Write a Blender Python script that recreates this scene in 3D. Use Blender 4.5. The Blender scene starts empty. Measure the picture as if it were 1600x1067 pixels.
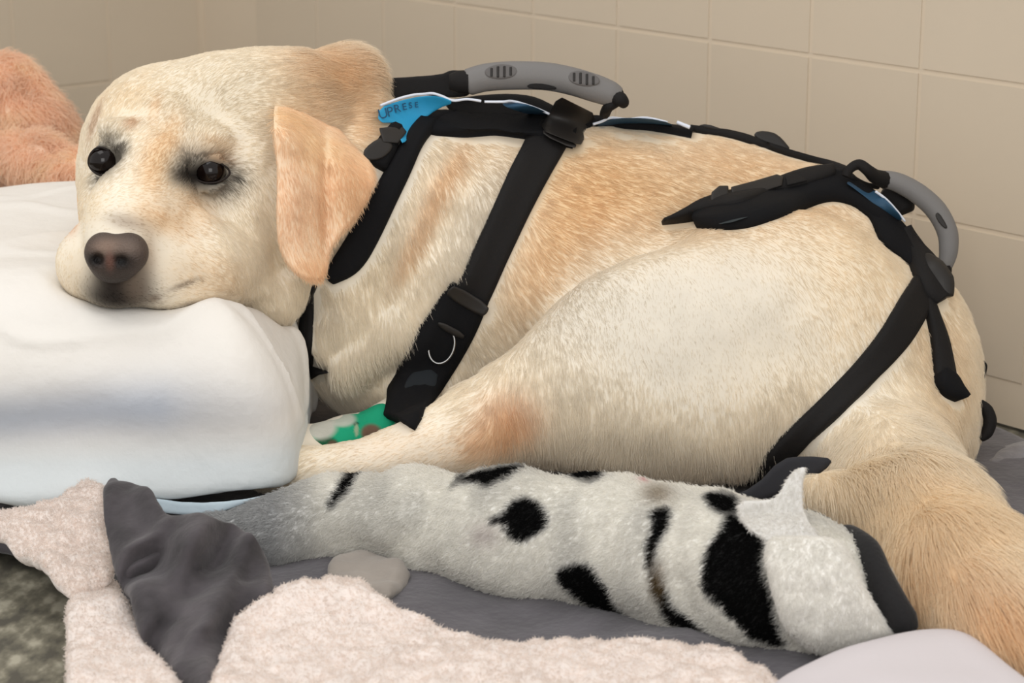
import bpy, bmesh, math, random, time
import numpy as np
from mathutils import Vector, Matrix
from mathutils.bvhtree import BVHTree
from mathutils.kdtree import KDTree

T0 = time.time()
SC = bpy.context.scene
COL = SC.collection
rng = np.random.default_rng(7)
random.seed(7)

# ------------------------------------------------------------------ camera
F_PX, PITCH, CAM_H = 3500.0, math.radians(15.3), 0.68
CX, CY = 800.0, 533.5
SP, CP = math.sin(PITCH), math.cos(PITCH)
cam_d = bpy.data.cameras.new('camera')
cam = bpy.data.objects.new('camera', cam_d)
COL.objects.link(cam)
cam.location = (0, 0, CAM_H)
cam.rotation_euler = (math.pi / 2 - PITCH, 0, 0)
cam_d.sensor_width = 36.0
cam_d.lens = 36.0 * F_PX / 1600.0
cam_d.clip_start = 0.05
cam_d.dof.use_dof = True
cam_d.dof.focus_distance = 1.93
cam_d.dof.aperture_fstop = 10.0
SC.camera = cam

# ------------------------------------------------------------------ world, lights, exposure
SC.view_settings.view_transform = 'Standard'
SC.view_settings.look = 'None'
SC.view_settings.gamma = 1.0
SC.view_settings.use_curve_mapping = False
SC.view_settings.exposure = 0.0
w = bpy.data.worlds.new('world')
SC.world = w
w.use_nodes = True
w.node_tree.nodes['Background'].inputs[0].default_value = (1.0, 0.985, 0.965, 1)
w.node_tree.nodes['Background'].inputs[1].default_value = 0.95


def area_light(name, loc, target, size, energy, color):
    d = bpy.data.lights.new(name, 'AREA')
    d.shape = 'SQUARE'
    d.size = size
    d.energy = energy
    d.color = color
    o = bpy.data.objects.new(name, d)
    COL.objects.link(o)
    o.location = loc
    v = Vector(target) - Vector(loc)
    o.rotation_euler = v.to_track_quat('-Z', 'Y').to_euler()
    return o


area_light('ceiling_light_panel', (-0.75, 1.65, 2.3), (0.0, 2.2, 0.1), 1.0, 8, (1.0, 0.98, 0.95))
area_light('front_fill_light', (0.0, -0.3, 1.15), (-0.15, 2.1, 0.12), 1.0, 13.5, (1.0, 0.98, 0.95))  # soft fill added near the camera to brighten front faces

# ------------------------------------------------------------------ numeric helpers


def cam_pt(px, py, D):
    """numpy: pixel + depth -> world"""
    px, py, D = np.broadcast_arrays(np.asarray(px, float), np.asarray(py, float), np.asarray(D, float))
    u = (px - CX) / F_PX * D
    v = (CY - py) / F_PX * D
    return np.stack([u, CP * D + SP * v, CAM_H - SP * D + CP * v], -1)


def P(px, py, D):
    return Vector(cam_pt(px, py, D).tolist())


def depth_at_z(px, py, z):
    v = (CY - np.asarray(py, float)) / F_PX
    return (CAM_H - z) / (SP - CP * v)


def floor_pt(px, py, z):
    return cam_pt(px, py, depth_at_z(px, py, z))


def to_px(W):
    W = np.asarray(W, float)
    x = W[..., 0]
    y = W[..., 1]
    z = W[..., 2] - CAM_H
    D = CP * y - SP * z
    v = SP * y + CP * z
    return CX + F_PX * x / D, CY - F_PX * v / D, D


def w2c(W):
    x = W[..., 0]
    y = W[..., 1]
    z = W[..., 2] - CAM_H
    return np.stack([x, SP * y + CP * z, CP * y - SP * z], -1)


def c2w(c):
    return np.stack([c[..., 0], CP * c[..., 2] + SP * c[..., 1], CAM_H - SP * c[..., 2] + CP * c[..., 1]], -1)


def cc(px, py, D):
    """pixel + depth -> camera frame metres"""
    return np.array([(px - CX) / F_PX * D, (CY - py) / F_PX * D, D])


_H = rng.random((64, 64, 64)).astype(np.float32) * 2 - 1


def vnoise(p, s=1.0, seed=0):
    q = np.asarray(p) / s + seed * 7.31
    i = np.floor(q).astype(int)
    f = q - i
    f = f * f * (3 - 2 * f)
    r = 0
    for a in (0, 1):
        for b in (0, 1):
            for c in (0, 1):
                wgt = (f[..., 0] if a else 1 - f[..., 0]) * (f[..., 1] if b else 1 - f[..., 1]) * (f[..., 2] if c else 1 - f[..., 2])
                r = r + wgt * _H[(i[..., 0] + a) % 64, (i[..., 1] + b) % 64, (i[..., 2] + c) % 64]
    return r


def smin(a, b, k):
    h = np.clip(0.5 + 0.5 * (b - a) / k, 0, 1)
    return b + (a - b) * h - k * h * (1 - h)


def smax(a, b, k):
    return -smin(-a, -b, k)


class SDF:
    """list of rounded shapes in the metric camera-aligned frame"""

    def __init__(self):
        self.ops = []

    def ell(self, px, py, D, rx, ry, rd, rot=0, yaw=0, k=.02, mode=1):
        s = D / F_PX
        c = cc(px, py, D)
        r = np.array([rx, ry, rd]) * s
        R = np.array(Matrix.Rotation(math.radians(yaw), 3, 'Y') @ Matrix.Rotation(math.radians(rot), 3, 'Z'))
        self.ops.append(('e', c, r, R, k, mode, c, max(r)))
        return self

    def chain(self, pts, k=.02, mode=1):
        for a, b in zip(pts[:-1], pts[1:]):
            ca, cb = cc(*a[:3]), cc(*b[:3])
            ra, rb = a[3] * a[2] / F_PX, b[3] * b[2] / F_PX
            mid = (ca + cb) / 2
            self.ops.append(('c', ca, cb, (ra, rb), k, mode, mid, np.linalg.norm(ca - cb) / 2 + max(ra, rb)))
        return self

    def __call__(self, q):
        f = np.full(q.shape[0], 1.0, np.float32)
        for op in self.ops:
            kind, a, b, c, k, mode, mid, br = op
            dd = q - mid
            sel = np.nonzero((dd * dd).sum(1) < (br + k + .03) ** 2)[0]
            if not len(sel):
                continue
            p = q[sel]
            if kind == 'e':
                l = (p - a) @ c
                k0 = np.linalg.norm(l / b, axis=1)
                k1 = np.linalg.norm(l / (b * b), axis=1) + 1e-9
                d = k0 * (k0 - 1) / k1
            else:
                ba = b - a
                h = np.clip(((p - a) @ ba) / (ba @ ba), 0, 1)
                d = np.linalg.norm(p - a - h[:, None] * ba, axis=1) - (c[0] + (c[1] - c[0]) * h)
            if mode == 1:
                f[sel] = smin(f[sel], d, k)
            else:
                f[sel] = smax(f[sel], -d, k)
        return f


def surface_nets(G):
    """naive surface nets; returns vertex positions in index space and quads"""
    nx, ny, nz = G.shape
    S = G < 0
    c = [S[i:nx - 1 + i, j:ny - 1 + j, k:nz - 1 + k] for i in (0, 1) for j in (0, 1) for k in (0, 1)]
    n = sum(x.astype(np.int8) for x in c)
    act = (n > 0) & (n < 8)
    idx = -np.ones(act.shape, np.int64)
    cells = np.argwhere(act)
    idx[act] = np.arange(len(cells))
    acc = np.zeros((len(cells), 3))
    cnt = np.zeros(len(cells))
    corners = [(i, j, k) for i in (0, 1) for j in (0, 1) for k in (0, 1)]
    vals = {o: G[cells[:, 0] + o[0], cells[:, 1] + o[1], cells[:, 2] + o[2]] for o in corners}
    for o in corners:
        for ax in range(3):
            if o[ax]:
                continue
            o2 = tuple(1 if t == ax else o[t] for t in range(3))
            a, b = vals[o], vals[o2]
            m = (a < 0) != (b < 0)
            t = np.where(m, a / np.where(m, a - b, 1), 0)
            p = np.tile(np.array(o, float), (len(cells), 1))
            p[:, ax] += t
            acc[m] += p[m]
            cnt[m] += 1
    V = cells + acc / cnt[:, None]
    quads = []
    for ax in range(3):
        sl0 = [slice(None)] * 3
        sl1 = [slice(None)] * 3
        sl0[ax] = slice(0, -1)
        sl1[ax] = slice(1, None)
        a, b = S[tuple(sl0)], S[tuple(sl1)]
        e = np.argwhere(a != b)
        u, v = (ax + 1) % 3, (ax + 2) % 3
        e = e[(e[:, u] > 0) & (e[:, v] > 0) & (e[:, u] < G.shape[u] - 1) & (e[:, v] < G.shape[v] - 1)]
        flip = ~a[e[:, 0], e[:, 1], e[:, 2]]
        du = np.zeros(3, int)
        dv = np.zeros(3, int)
        du[u] = 1
        dv[v] = 1
        g = lambda q: idx[q[:, 0], q[:, 1], q[:, 2]]
        Q = np.stack([g(e - du - dv), g(e - dv), g(e), g(e - du)], 1)
        Q[flip] = Q[flip][:, ::-1]
        quads.append(Q)
    Q = np.concatenate(quads)
    return V, Q[(Q >= 0).all(1)]


def make_mesh(name, V, Fc, smooth=True):
    me = bpy.data.meshes.new(name)
    V = np.asarray(V, np.float32)
    if isinstance(Fc, np.ndarray):
        n, k = Fc.shape
        me.vertices.add(len(V))
        me.vertices.foreach_set('co', V.ravel())
        me.loops.add(n * k)
        me.loops.foreach_set('vertex_index', Fc.astype(np.int32).ravel())
        me.polygons.add(n)
        me.polygons.foreach_set('loop_start', (np.arange(n) * k).astype(np.int32))
        me.update(calc_edges=True)
        me.validate()
    else:
        me.from_pydata(V.tolist(), [], Fc)
    if smooth:
        me.polygons.foreach_set('use_smooth', np.ones(len(me.polygons), bool))
    me.update()
    return me


def link(name, me, mat=None, parent=None, **props):
    o = bpy.data.objects.new(name, me)
    COL.objects.link(o)
    if mat is not None and not len(me.materials):
        me.materials.append(mat)
    if parent is not None:
        o.parent = parent
        o.matrix_parent_inverse = Matrix.Translation(-parent.location)
    for k_, v_ in props.items():
        o[k_] = v_
    return o


def empty(name, loc, label, cat, group=None):
    o = bpy.data.objects.new(name, None)
    COL.objects.link(o)
    o.location = loc
    o.empty_display_size = .02
    o['label'] = label
    o['category'] = cat
    if group:
        o['group'] = group
    return o


def grad(f, V, e=.0008):
    g = np.stack([f(V + np.eye(3)[i] * e) - f(V - np.eye(3)[i] * e) for i in range(3)], 1)
    return g / (2 * e)


def iso_banded(f, lo, hi, h, coarse=4):
    """evaluate coarsely, refine only near the surface; returns verts, quads in the frame of f"""
    lo, hi = np.array(lo, float), np.array(hi, float)
    n = np.ceil((hi - lo) / (h * coarse)).astype(int) + 1
    ax = [lo[i] + np.arange(n[i]) * h * coarse for i in range(3)]
    Cg = np.stack(np.meshgrid(*ax, indexing='ij'), -1).reshape(-1, 3)
    C = f(Cg).reshape(n)
    nf = (n - 1) * coarse + 1
    # nearest coarse value upsample
    up = C
    for a in range(3):
        up = np.repeat(up, coarse, axis=a)
        up = np.take(up, np.clip(np.arange(nf[a]) + coarse // 2, 0, up.shape[a] - 1), axis=a)
    G = up.astype(np.float32)
    near = np.argwhere(np.abs(G) < h * coarse * 1.6)
    pts = lo + near * h
    G[near[:, 0], near[:, 1], near[:, 2]] = f(pts)
    V, Q = surface_nets(G)
    V = lo + V * h
    return V, Q


def project(f, V, it=2):
    for _ in range(it):
        g = grad(f, V)
        d = f(V)
        V = V - np.clip(d / ((g * g).sum(1) + .1), -.002, .002)[:, None] * g
    return V


def poly2d(p, poly):
    """signed distance to polygon, negative inside"""
    poly = np.asarray(poly, float)
    d = np.full(len(p), 1e18)
    s = np.ones(len(p))
    n = len(poly)
    for i in range(n):
        a, b = poly[i], poly[i - 1]
        e = b - a
        wv = p - a
        t = np.clip((wv @ e) / (e @ e), 0, 1)
        d = np.minimum(d, ((wv - t[:, None] * e) ** 2).sum(1))
        c1 = p[:, 1] >= a[1]
        c2 = p[:, 1] < b[1]
        c3 = e[0] * wv[:, 1] > e[1] * wv[:, 0]
        al = (c1 & c2 & c3) | (~c1 & ~c2 & ~c3)
        s = np.where(al, -s, s)
    return s * np.sqrt(d)


def smooth_poly(pts, n=2):
    p = np.asarray(pts, float)
    for _ in range(n):
        q = np.empty((len(p) * 2, 2))
        nx = np.roll(p, -1, 0)
        q[0::2] = p * .75 + nx * .25
        q[1::2] = p * .25 + nx * .75
        p = q
    return p


def lin(c):
    c = np.asarray(c, float) / 255.0
    return np.where(c <= .04045, c / 12.92, ((c + .055) / 1.055) ** 2.4)


def slab(outline, mapfn, half, edge, step, smooth=2, extra=None):
    """rounded plate: outline in pixel-plane coordinates, mapfn(px,py,w)->world, half thickness and step in px"""
    poly = smooth_poly(outline, smooth) if smooth else np.asarray(outline, float)
    lo = poly.min(0) - 3 * step
    hi = poly.max(0) + 3 * step
    wstep = min(step, half / 2.0)
    ax = [np.arange(lo[0], hi[0] + step, step), np.arange(lo[1], hi[1] + step, step), np.arange(-half - 2 * wstep, half + 3 * wstep, wstep)]
    g2 = np.stack(np.meshgrid(ax[0], ax[1], indexing='ij'), -1).reshape(-1, 2)
    d2 = poly2d(g2, poly).reshape(len(ax[0]), len(ax[1]), 1)
    W = ax[2][None, None, :]
    r = min(edge, half)
    if edge > half:      # pillow-like section: thickness grows from the rim over the distance 'edge'
        t = np.clip(-d2 / edge, 0, 1)
        th = half * np.sqrt(np.clip(1 - (1 - t) ** 2, 0, 1))
        G = np.where(d2 > 0, np.sqrt(d2 ** 2 + W ** 2), np.abs(W) - th)
        G = np.where((d2 <= 0) & (d2 > -step * .01), np.abs(W), G)
    else:
        qx = d2 + r
        qy = np.abs(W) - half + r
        G = np.minimum(np.maximum(qx, qy), 0) + np.sqrt(np.maximum(qx, 0) ** 2 + np.maximum(qy, 0) ** 2) - r
    if extra is not None:
        G = extra(G, g2.reshape(len(ax[0]), len(ax[1]), 2), W)
    V, Q = surface_nets(G)
    px = lo[0] + V[:, 0] * step
    py = lo[1] + V[:, 1] * step
    wv = ax[2][0] + V[:, 2] * wstep
    W3 = mapfn(px, py, wv)
    # orient: signed volume test
    a, b, c = W3[Q[:, 0]], W3[Q[:, 1]], W3[Q[:, 2]]
    if np.einsum('ij,ij->', np.cross(b - a, c - a), a - W3.mean(0)) < 0:
        Q = Q[:, ::-1]
    return W3, Q, np.stack([px, py, wv], 1)


def set_col(me, cols, name='col'):
    at = me.color_attributes.new(name, 'FLOAT_COLOR', 'POINT')
    c = np.ones((len(cols), 4), np.float32)
    c[:, :3] = cols
    at.data.foreach_set('color', c.ravel())


# ------------------------------------------------------------------ materials
MATS = {}


def mat(name, color=(200, 200, 200), rough=.8, bump=0, bscale=200, attr=None, sheen=0, metal=0, spec=.3, var=0, vscale=30, lin_in=False, dist=.002, sss=0):
    if name in MATS:
        return MATS[name]
    m = bpy.data.materials.new(name)
    m.use_nodes = True
    nt = m.node_tree
    b = nt.nodes['Principled BSDF']
    c = np.asarray(color) if lin_in else lin(color)
    b.inputs['Base Color'].default_value = (*c, 1)
    b.inputs['Roughness'].default_value = rough
    b.inputs['Metallic'].default_value = metal
    b.inputs['Specular IOR Level'].default_value = spec
    b.inputs['Sheen Weight'].default_value = sheen
    b.inputs['Sheen Roughness'].default_value = .5
    if sss:
        b.inputs['Subsurface Weight'].default_value = sss
        b.inputs['Subsurface Radius'].default_value = (.01, .006, .004)
        b.inputs['Subsurface Scale'].default_value = 1
    src = None
    if attr:
        a = nt.nodes.new('ShaderNodeAttribute')
        a.attribute_name = attr
        src = a.outputs['Color']
    tc = nt.nodes.new('ShaderNodeTexCoord')
    if var:
        n = nt.nodes.new('ShaderNodeTexNoise')
        n.inputs['Scale'].default_value = vscale
        n.inputs['Detail'].default_value = 4
        nt.links.new(tc.outputs['Object'], n.inputs['Vector'])
        mr = nt.nodes.new('ShaderNodeMapRange')
        mr.inputs['From Min'].default_value = .3
        mr.inputs['From Max'].default_value = .7
        mr.inputs['To Min'].default_value = 1 - var
        mr.inputs['To Max'].default_value = 1 + var
        nt.links.new(n.outputs[0], mr.inputs['Value'])
        mx = nt.nodes.new('ShaderNodeVectorMath')
        mx.operation = 'SCALE'
        if src is not None:
            nt.links.new(src, mx.inputs[0])
        else:
            mx.inputs[0].default_value = tuple(c)
        nt.links.new(mr.outputs[0], mx.inputs['Scale'])
        src = mx.outputs[0]
    if src is not None:
        nt.links.new(src, b.inputs['Base Color'])
    if bump:
        n = nt.nodes.new('ShaderNodeTexNoise')
        n.inputs['Scale'].default_value = bscale
        n.inputs['Detail'].default_value = 5
        nt.links.new(tc.outputs['Object'], n.inputs['Vector'])
        bp = nt.nodes.new('ShaderNodeBump')
        bp.inputs['Strength'].default_value = bump
        bp.inputs['Distance'].default_value = dist
        nt.links.new(n.outputs[0], bp.inputs['Height'])
        nt.links.new(bp.outputs[0], b.inputs['Normal'])
    MATS[name] = m
    return m


M_tile = mat('glazed_tile', (208, 195, 176), rough=.32, bump=.05, bscale=25, spec=.4, var=.03, vscale=3)
M_grout = mat('grout', (214, 200, 180), rough=.9)
M_coat = mat('coat_skin', attr='col', rough=.9, spec=.1)
M_fur = mat('coat_hair', attr='col', rough=.75, spec=.1)


def translucent(m, f=.35):
    nt = m.node_tree
    b = nt.nodes['Principled BSDF']
    t = nt.nodes.new('ShaderNodeBsdfTranslucent')
    nt.links.new(b.inputs['Base Color'].links[0].from_socket, t.inputs['Color'])
    mx = nt.nodes.new('ShaderNodeMixShader')
    mx.inputs[0].default_value = f
    nt.links.new(b.outputs[0], mx.inputs[1])
    nt.links.new(t.outputs[0], mx.inputs[2])
    nt.links.new(mx.outputs[0], nt.nodes['Material Output'].inputs[0])


translucent(M_fur)
M_nose = mat('nose_leather', attr='col', rough=.5, bump=.9, bscale=650, dist=.0014, spec=.35)
M_eye = mat('eye', (20, 13, 11), rough=.12, spec=.3)
M_web = mat('black_webbing', (23, 21, 21), rough=.75, bump=.4, bscale=900, spec=.25, dist=.001)
M_padm = mat('black_padding', (21, 21, 23), rough=.9, bump=.3, bscale=700, spec=.15, dist=.001)
M_plastic = mat('black_plastic', (36, 33, 31), rough=.5, spec=.35)
M_grey = mat('grey_rubber', (118, 116, 115), rough=.55, bump=.1, bscale=700, spec=.3)
M_blue = mat('blue_nylon', (42, 150, 196), rough=.6, bump=.25, bscale=800, dist=.001)
M_navy = mat('dark_blue_nylon', (38, 72, 98), rough=.55, bump=.2, bscale=800, dist=.001)
M_pipe = mat('reflective_piping', (222, 228, 240), rough=.45)
M_ink = mat('dark_print', (28, 72, 104), rough=.7)
M_chrome = mat('steel', (150, 150, 150), rough=.3, metal=1)
M_cotton = mat('white_cotton', attr='col', rough=.9, bump=.45, bscale=38, sheen=.1, dist=.005)
M_sherpa = mat('sherpa', (232, 221, 214), rough=1, bump=.6, bscale=260, sheen=.2, var=.06, vscale=60, dist=.004)
M_plush = mat('grey_plush', (68, 64, 67), rough=.85, bump=.4, bscale=120, sheen=.15, var=.55, vscale=26, dist=.003)
M_dplush = mat('dark_grey_plush', (90, 87, 92), rough=.9, bump=.4, bscale=150, sheen=.25, var=.2, vscale=22, dist=.003)
M_fleece = mat('spotted_fleece', attr='col', rough=1, bump=.3, bscale=200, sheen=.1)
M_fibre = mat('fleece_fibre', attr='col', rough=1, spec=.05)
translucent(M_fibre, .45)
M_band = mat('green_bandage', attr='col', rough=.85, bump=.5, bscale=350, dist=.001)
M_binding = mat('black_binding', (30, 29, 30), rough=.9, bump=.4, bscale=300, sheen=.1)
M_sheet = mat('white_sheet', (210, 204, 207), rough=.9, bump=.1, bscale=200)

# ------------------------------------------------------------------ setting: floor, tiled walls
X0, Y0 = .445, 2.230          # a point of the right wall
DR = np.array([-.648, .761])  # along the wall, away to the left
NR = np.array([-.761, -.648])  # out of the wall towards the room
TC = 1.382
CORN = np.array([X0, Y0]) + TC * DR
DL = np.array([-.761, -.648])  # left wall runs back towards the viewer
NL = np.array([.648, -.761])
TS = .150


def mottled_floor():
    m = bpy.data.materials.new('mottled_mat')
    m.use_nodes = True
    nt = m.node_tree
    b = nt.nodes['Principled BSDF']
    b.inputs['Roughness'].default_value = .85
    tc = nt.nodes.new('ShaderNodeTexCoord')
    n = nt.nodes.new('ShaderNodeTexNoise')
    n.inputs['Scale'].default_value = 55
    n.inputs['Detail'].default_value = 3
    mp = nt.nodes.new('ShaderNodeMapping')
    mp.inputs['Scale'].default_value = (1.0, .55, 1)
    mp.inputs['Rotation'].default_value = (0, 0, .5)
    nt.links.new(tc.outputs['Object'], mp.inputs[0])
    nt.links.new(mp.outputs[0], n.inputs['Vector'])
    r = nt.nodes.new('ShaderNodeValToRGB')
    r.color_ramp.elements[0].position = .38
    r.color_ramp.elements[0].color = (*lin((86, 82, 72)), 1)
    r.color_ramp.elements[1].position = .66
    r.color_ramp.elements[1].color = (*lin((172, 166, 148)), 1)
    e = r.color_ramp.elements.new(.52)
    e.color = (*lin((122, 117, 101)), 1)
    nt.links.new(n.outputs[0], r.inputs[0])
    nt.links.new(r.outputs[0], b.inputs['Base Color'])
    return m


bm = bmesh.new()
bmesh.ops.create_grid(bm, x_segments=1, y_segments=1, size=3.0)
me = bpy.data.meshes.new('floor')
bm.to_mesh(me)
bm.free()
fo = link('floor', me, mottled_floor(), kind='structure')
fo.location = (0, 1.5, -.004)


def tile_mesh(gap=.0014, bev=.0020):
    bm = bmesh.new()
    bmesh.ops.create_cube(bm, size=1)
    for v in bm.verts:
        v.co = Vector((v.co.x * (TS - gap), v.co.y * .008, v.co.z * (TS - gap)))
    bmesh.ops.bevel(bm, geom=[e for e in bm.edges if all(v.co.y < 0 for v in e.verts)], offset=bev, segments=2, affect='EDGES')
    for f in bm.faces:
        f.smooth = False
    me = bpy.data.meshes.new('tile')
    bm.to_mesh(me)
    bm.free()
    me.materials.append(M_tile)
    return me


def wall(name, p0, d, n, length, z0rows, nrows, first):
    """p0 start corner, d direction, n normal to the room"""
    t = .02
    H = 1.35
    a = np.array([p0[0], p0[1]]) - n * .0002
    q = [a - d * .04, a + d * length, a + d * length - n * t, a - d * .04 - n * t]
    V = [(*c, 0) for c in q] + [(*c, H) for c in q]
    me = make_mesh(name, V, [(0, 1, 5, 4), (1, 2, 6, 5), (2, 3, 7, 6), (3, 0, 4, 7), (4, 5, 6, 7), (3, 2, 1, 0)], smooth=False)
    bm = bmesh.new()
    bm.from_mesh(me)
    bmesh.ops.recalc_face_normals(bm, faces=bm.faces)
    bm.to_mesh(me)
    bm.free()
    w_ = link(name, me, M_grout, kind='structure')
    yaw = math.atan2(-n[0], n[1]) + math.pi   # local -y faces the room
    k = 0
    x = first
    while x < length:
        for r in range(nrows):
            c = np.array([p0[0], p0[1]]) + d * (x) - n * .003
            z = z0rows + TS * (r + .5)
            if z - TS / 2 < 0 or not (TS / 2 < x < length - .0):
                continue
            o = bpy.data.objects.new('tile', TILE)
            COL.objects.link(o)
            o.parent = w_
            o.location = (c[0], c[1], z)
            o.rotation_euler = (random.uniform(-.002, .002), 0, yaw + random.uniform(-.002, .002))
        x += TS
    return w_


TILE = tile_mesh()
# joint heights: the joint line through (1495,119) px
zA = CAM_H + (-SP * 3500 + CP * (CY - 119)) / 3500 * 2.24
z0rows = zA - 4 * TS
# right wall from the corner to the near right; vertical joint passes px 1267
t1267 = None
best = 9
for t in np.linspace(-.5, 1.3, 3600):
    p = np.array([X0, Y0]) + t * DR
    x_, y_, d_ = to_px(np.array([p[0], p[1], zA]))
    if abs(x_ - 1267) < best:
        best, t1267 = abs(x_ - 1267), t
off = (TC - t1267) % TS
wall('wall_right', CORN, -DR, NR, 2.3, z0rows, 6, off + TS / 2 - (TS if off > TS / 2 else 0))
wall('wall_left', CORN, DL, NL, 1.6, z0rows, 6, TS / 2 + .01)
print('walls', round(time.time() - T0, 1))

# ------------------------------------------------------------------ the dog body
dog = SDF()
# trunk
dog.chain([(440, 300, 2.06, 118), (560, 304, 2.10, 136), (650, 362, 2.12, 166)], k=.04)
dog.ell(600, 450, 2.10, 165, 205, 150, k=.05)
dog.ell(760, 420, 2.14, 210, 238, 200, k=.05)
dog.ell(950, 440, 2.16, 240, 252, 220, k=.06)
dog.ell(1130, 478, 2.17, 215, 262, 210, rot=-4, k=.05)
dog.ell(1272, 492, 2.12, 178, 228, 155, k=.03)
dog.ell(1404, 600, 2.07, 132, 192, 122, rot=0, k=.03)
# haunch and thigh
dog.ell(1215, 520, 2.03, 225, 195, 150, rot=-8, k=.025)
dog.ell(1030, 565, 1.985, 230, 165, 120, rot=24, k=.025)
dog.ell(1120, 640, 1.99, 220, 105, 110, rot=2, k=.03)
dog.ell(860, 620, 1.965, 105, 92, 75, rot=30, k=.03)
dog.chain([(800, 640, 1.965, 78), (740, 672, 1.95, 64), (660, 697, 1.94, 44), (600, 714, 1.935, 34), (540, 726, 1.93, 28), (480, 734, 1.93, 27), (440, 738, 1.93, 27)], k=.02)
# foreleg
dog.chain([(700, 600, 2.08, 60), (620, 668, 2.01, 36), (540, 690, 1.985, 34), (460, 705, 1.96, 34), (410, 715, 1.94, 40)], k=.02)
# skin folds on neck and shoulder
dog.chain([(735, 265, 2.050, 22), (690, 320, 2.036, 24), (640, 400, 2.022, 23), (570, 490, 2.022, 22), (500, 530, 2.03, 18)], k=.02)
dog.chain([(800, 265, 2.045, 22), (755, 330, 2.030, 26), (700, 420, 2.014, 26), (620, 520, 2.014, 22), (540, 580, 2.022, 20)], k=.02)
dog.chain([(660, 285, 2.055, 18), (615, 360, 2.035, 18), (540, 455, 2.030, 18)], k=.02)
# nape
dog.ell(515, 165, 2.07, 82, 86, 70, k=.03)
dog.ell(545, 110, 2.07, 40, 34, 35, k=.02)
dog.ell(455, 150, 2.03, 80, 70, 70, k=.03)
# skull
dog.ell(306, 228, 2.03, 160, 138, 120, rot=8, k=.03)
dog.ell(390, 200, 2.03, 120, 118, 110, k=.03)
dog.ell(222, 222, 1.99, 86, 96, 90, k=.03)
dog.ell(395, 330, 1.975, 80, 118, 75, rot=0, k=.03)
dog.ell(366, 408, 1.95, 48, 66, 55, k=.03)
dog.ell(425, 430, 1.985, 56, 80, 60, rot=0, k=.03)
dog.ell(182, 300, 2.0, 54, 80, 80, k=.03)
# stop, bridge and muzzle
dog.chain([(255, 225, 1.955, 55), (232, 290, 1.915, 62), (205, 345, 1.875, 60), (186, 385, 1.852, 50)], k=.03)
dog.ell(280, 405, 1.90, 92, 78, 62, rot=-12, k=.025)
dog.ell(330, 420, 1.93, 62, 58, 55, k=.02)
dog.ell(240, 420, 1.878, 62, 55, 48, k=.02)
dog.ell(136, 412, 1.89, 46, 56, 50, rot=12, k=.022)
dog.ell(178, 436, 1.868, 52, 42, 40, k=.012)
# flesh under the eyes
dog.ell(325, 330, 1.955, 62, 52, 40, k=.025)
dog.ell(155, 325, 1.945, 32, 50, 40, k=.02)
# brows
dog.ell(308, 226, 1.945, 44, 22, 26, rot=6, k=.025)
dog.ell(185, 208, 1.925, 32, 20, 24, rot=-14, k=.018)
# sockets
dog.ell(325, 268, 1.906, 34, 26, 28, mode=-1, k=.006)
dog.ell(165, 252, 1.888, 25, 26, 28, mode=-1, k=.006)
# lids
dog.chain([(300, 264, 1.919, 6), (318, 249, 1.917, 7), (340, 248, 1.918, 7), (360, 260, 1.921, 6)], k=.005)
dog.chain([(302, 288, 1.919, 5), (330, 296, 1.917, 6), (358, 284, 1.921, 5)], k=.005)
dog.chain([(142, 236, 1.905, 5), (160, 226, 1.903, 6), (182, 238, 1.905, 6)], k=.005)
dog.chain([(144, 274, 1.905, 5), (162, 284, 1.903, 6), (182, 270, 1.905, 5)], k=.005)
# temple hollow, centre furrow
dog.chain([(330, 372, 1.862, 5), (268, 352, 1.850, 4)], mode=-1, k=.012)
# mouth line
dog.chain([(242, 466, 1.838, 5), (262, 456, 1.845, 5), (286, 446, 1.852, 6), (305, 440, 1.862, 6)], mode=-1, k=.005)
dog.chain([(168, 440, 1.825, 5), (180, 470, 1.83, 6)], mode=-1, k=.005)
# fold between cheek and neck
dog.chain([(438, 250, 1.935, 14), (436, 330, 1.925, 12), (445, 420, 1.95, 12)], mode=-1, k=.02)

# tail: bushy core
dog.chain([(1385, 690, 2.02, 112), (1400, 765, 1.915, 92), (1445, 830, 1.80, 94), (1515, 912, 1.70, 94), (1600, 985, 1.63, 80), (1690, 1040, 1.58, 52)], k=.05)
dog.ell(1318, 778, 1.80, 68, 34, 42, rot=-14, k=.03)


def dogf(q):
    n = vnoise(q, .055, 1) * .0028 + vnoise(q, .02, 2) * .0009
    return dog(q) + n


V, Q = iso_banded(dogf, (-.46, -.36, 1.52), (.56, .29, 2.36), .0030, 4)
V = project(dogf, V, 2)
DOG_PX = None
Wd = c2w(V)
a_, b_, c_ = Wd[Q[:, 0]], Wd[Q[:, 1]], Wd[Q[:, 2]]
if np.einsum('ij,ij->', np.cross(b_ - a_, c_ - a_), a_ - Wd.mean(0)) < 0:
    Q = Q[:, ::-1]
gx, gy, gD = to_px(Wd)
print('dog mesh', len(Wd), round(time.time() - T0, 1))


def blobs(base, lst, W):
    """colour from 3-D gaussian patches: (px,py,D,rx,ry,rot,(rgb),strength)"""
    c = np.tile(lin(base), (len(W), 1))
    q = w2c(W)
    for px, py, D, rx, ry, rot, rgb, st in lst:
        o = cc(px, py, D)
        s = D / F_PX
        d = q - o
        a = math.radians(rot)
        u = (d[:, 0] * math.cos(a) + d[:, 1] * math.sin(a)) / (rx * s)
        v = (-d[:, 0] * math.sin(a) + d[:, 1] * math.cos(a)) / (ry * s)
        wd = d[:, 2] / (max(rx, ry, 60) * s * 1.6)
        m = st * np.exp(-(u * u + v * v + wd * wd) ** 1.3)
        c += (lin(rgb) - c) * m[:, None]
    return c


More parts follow.
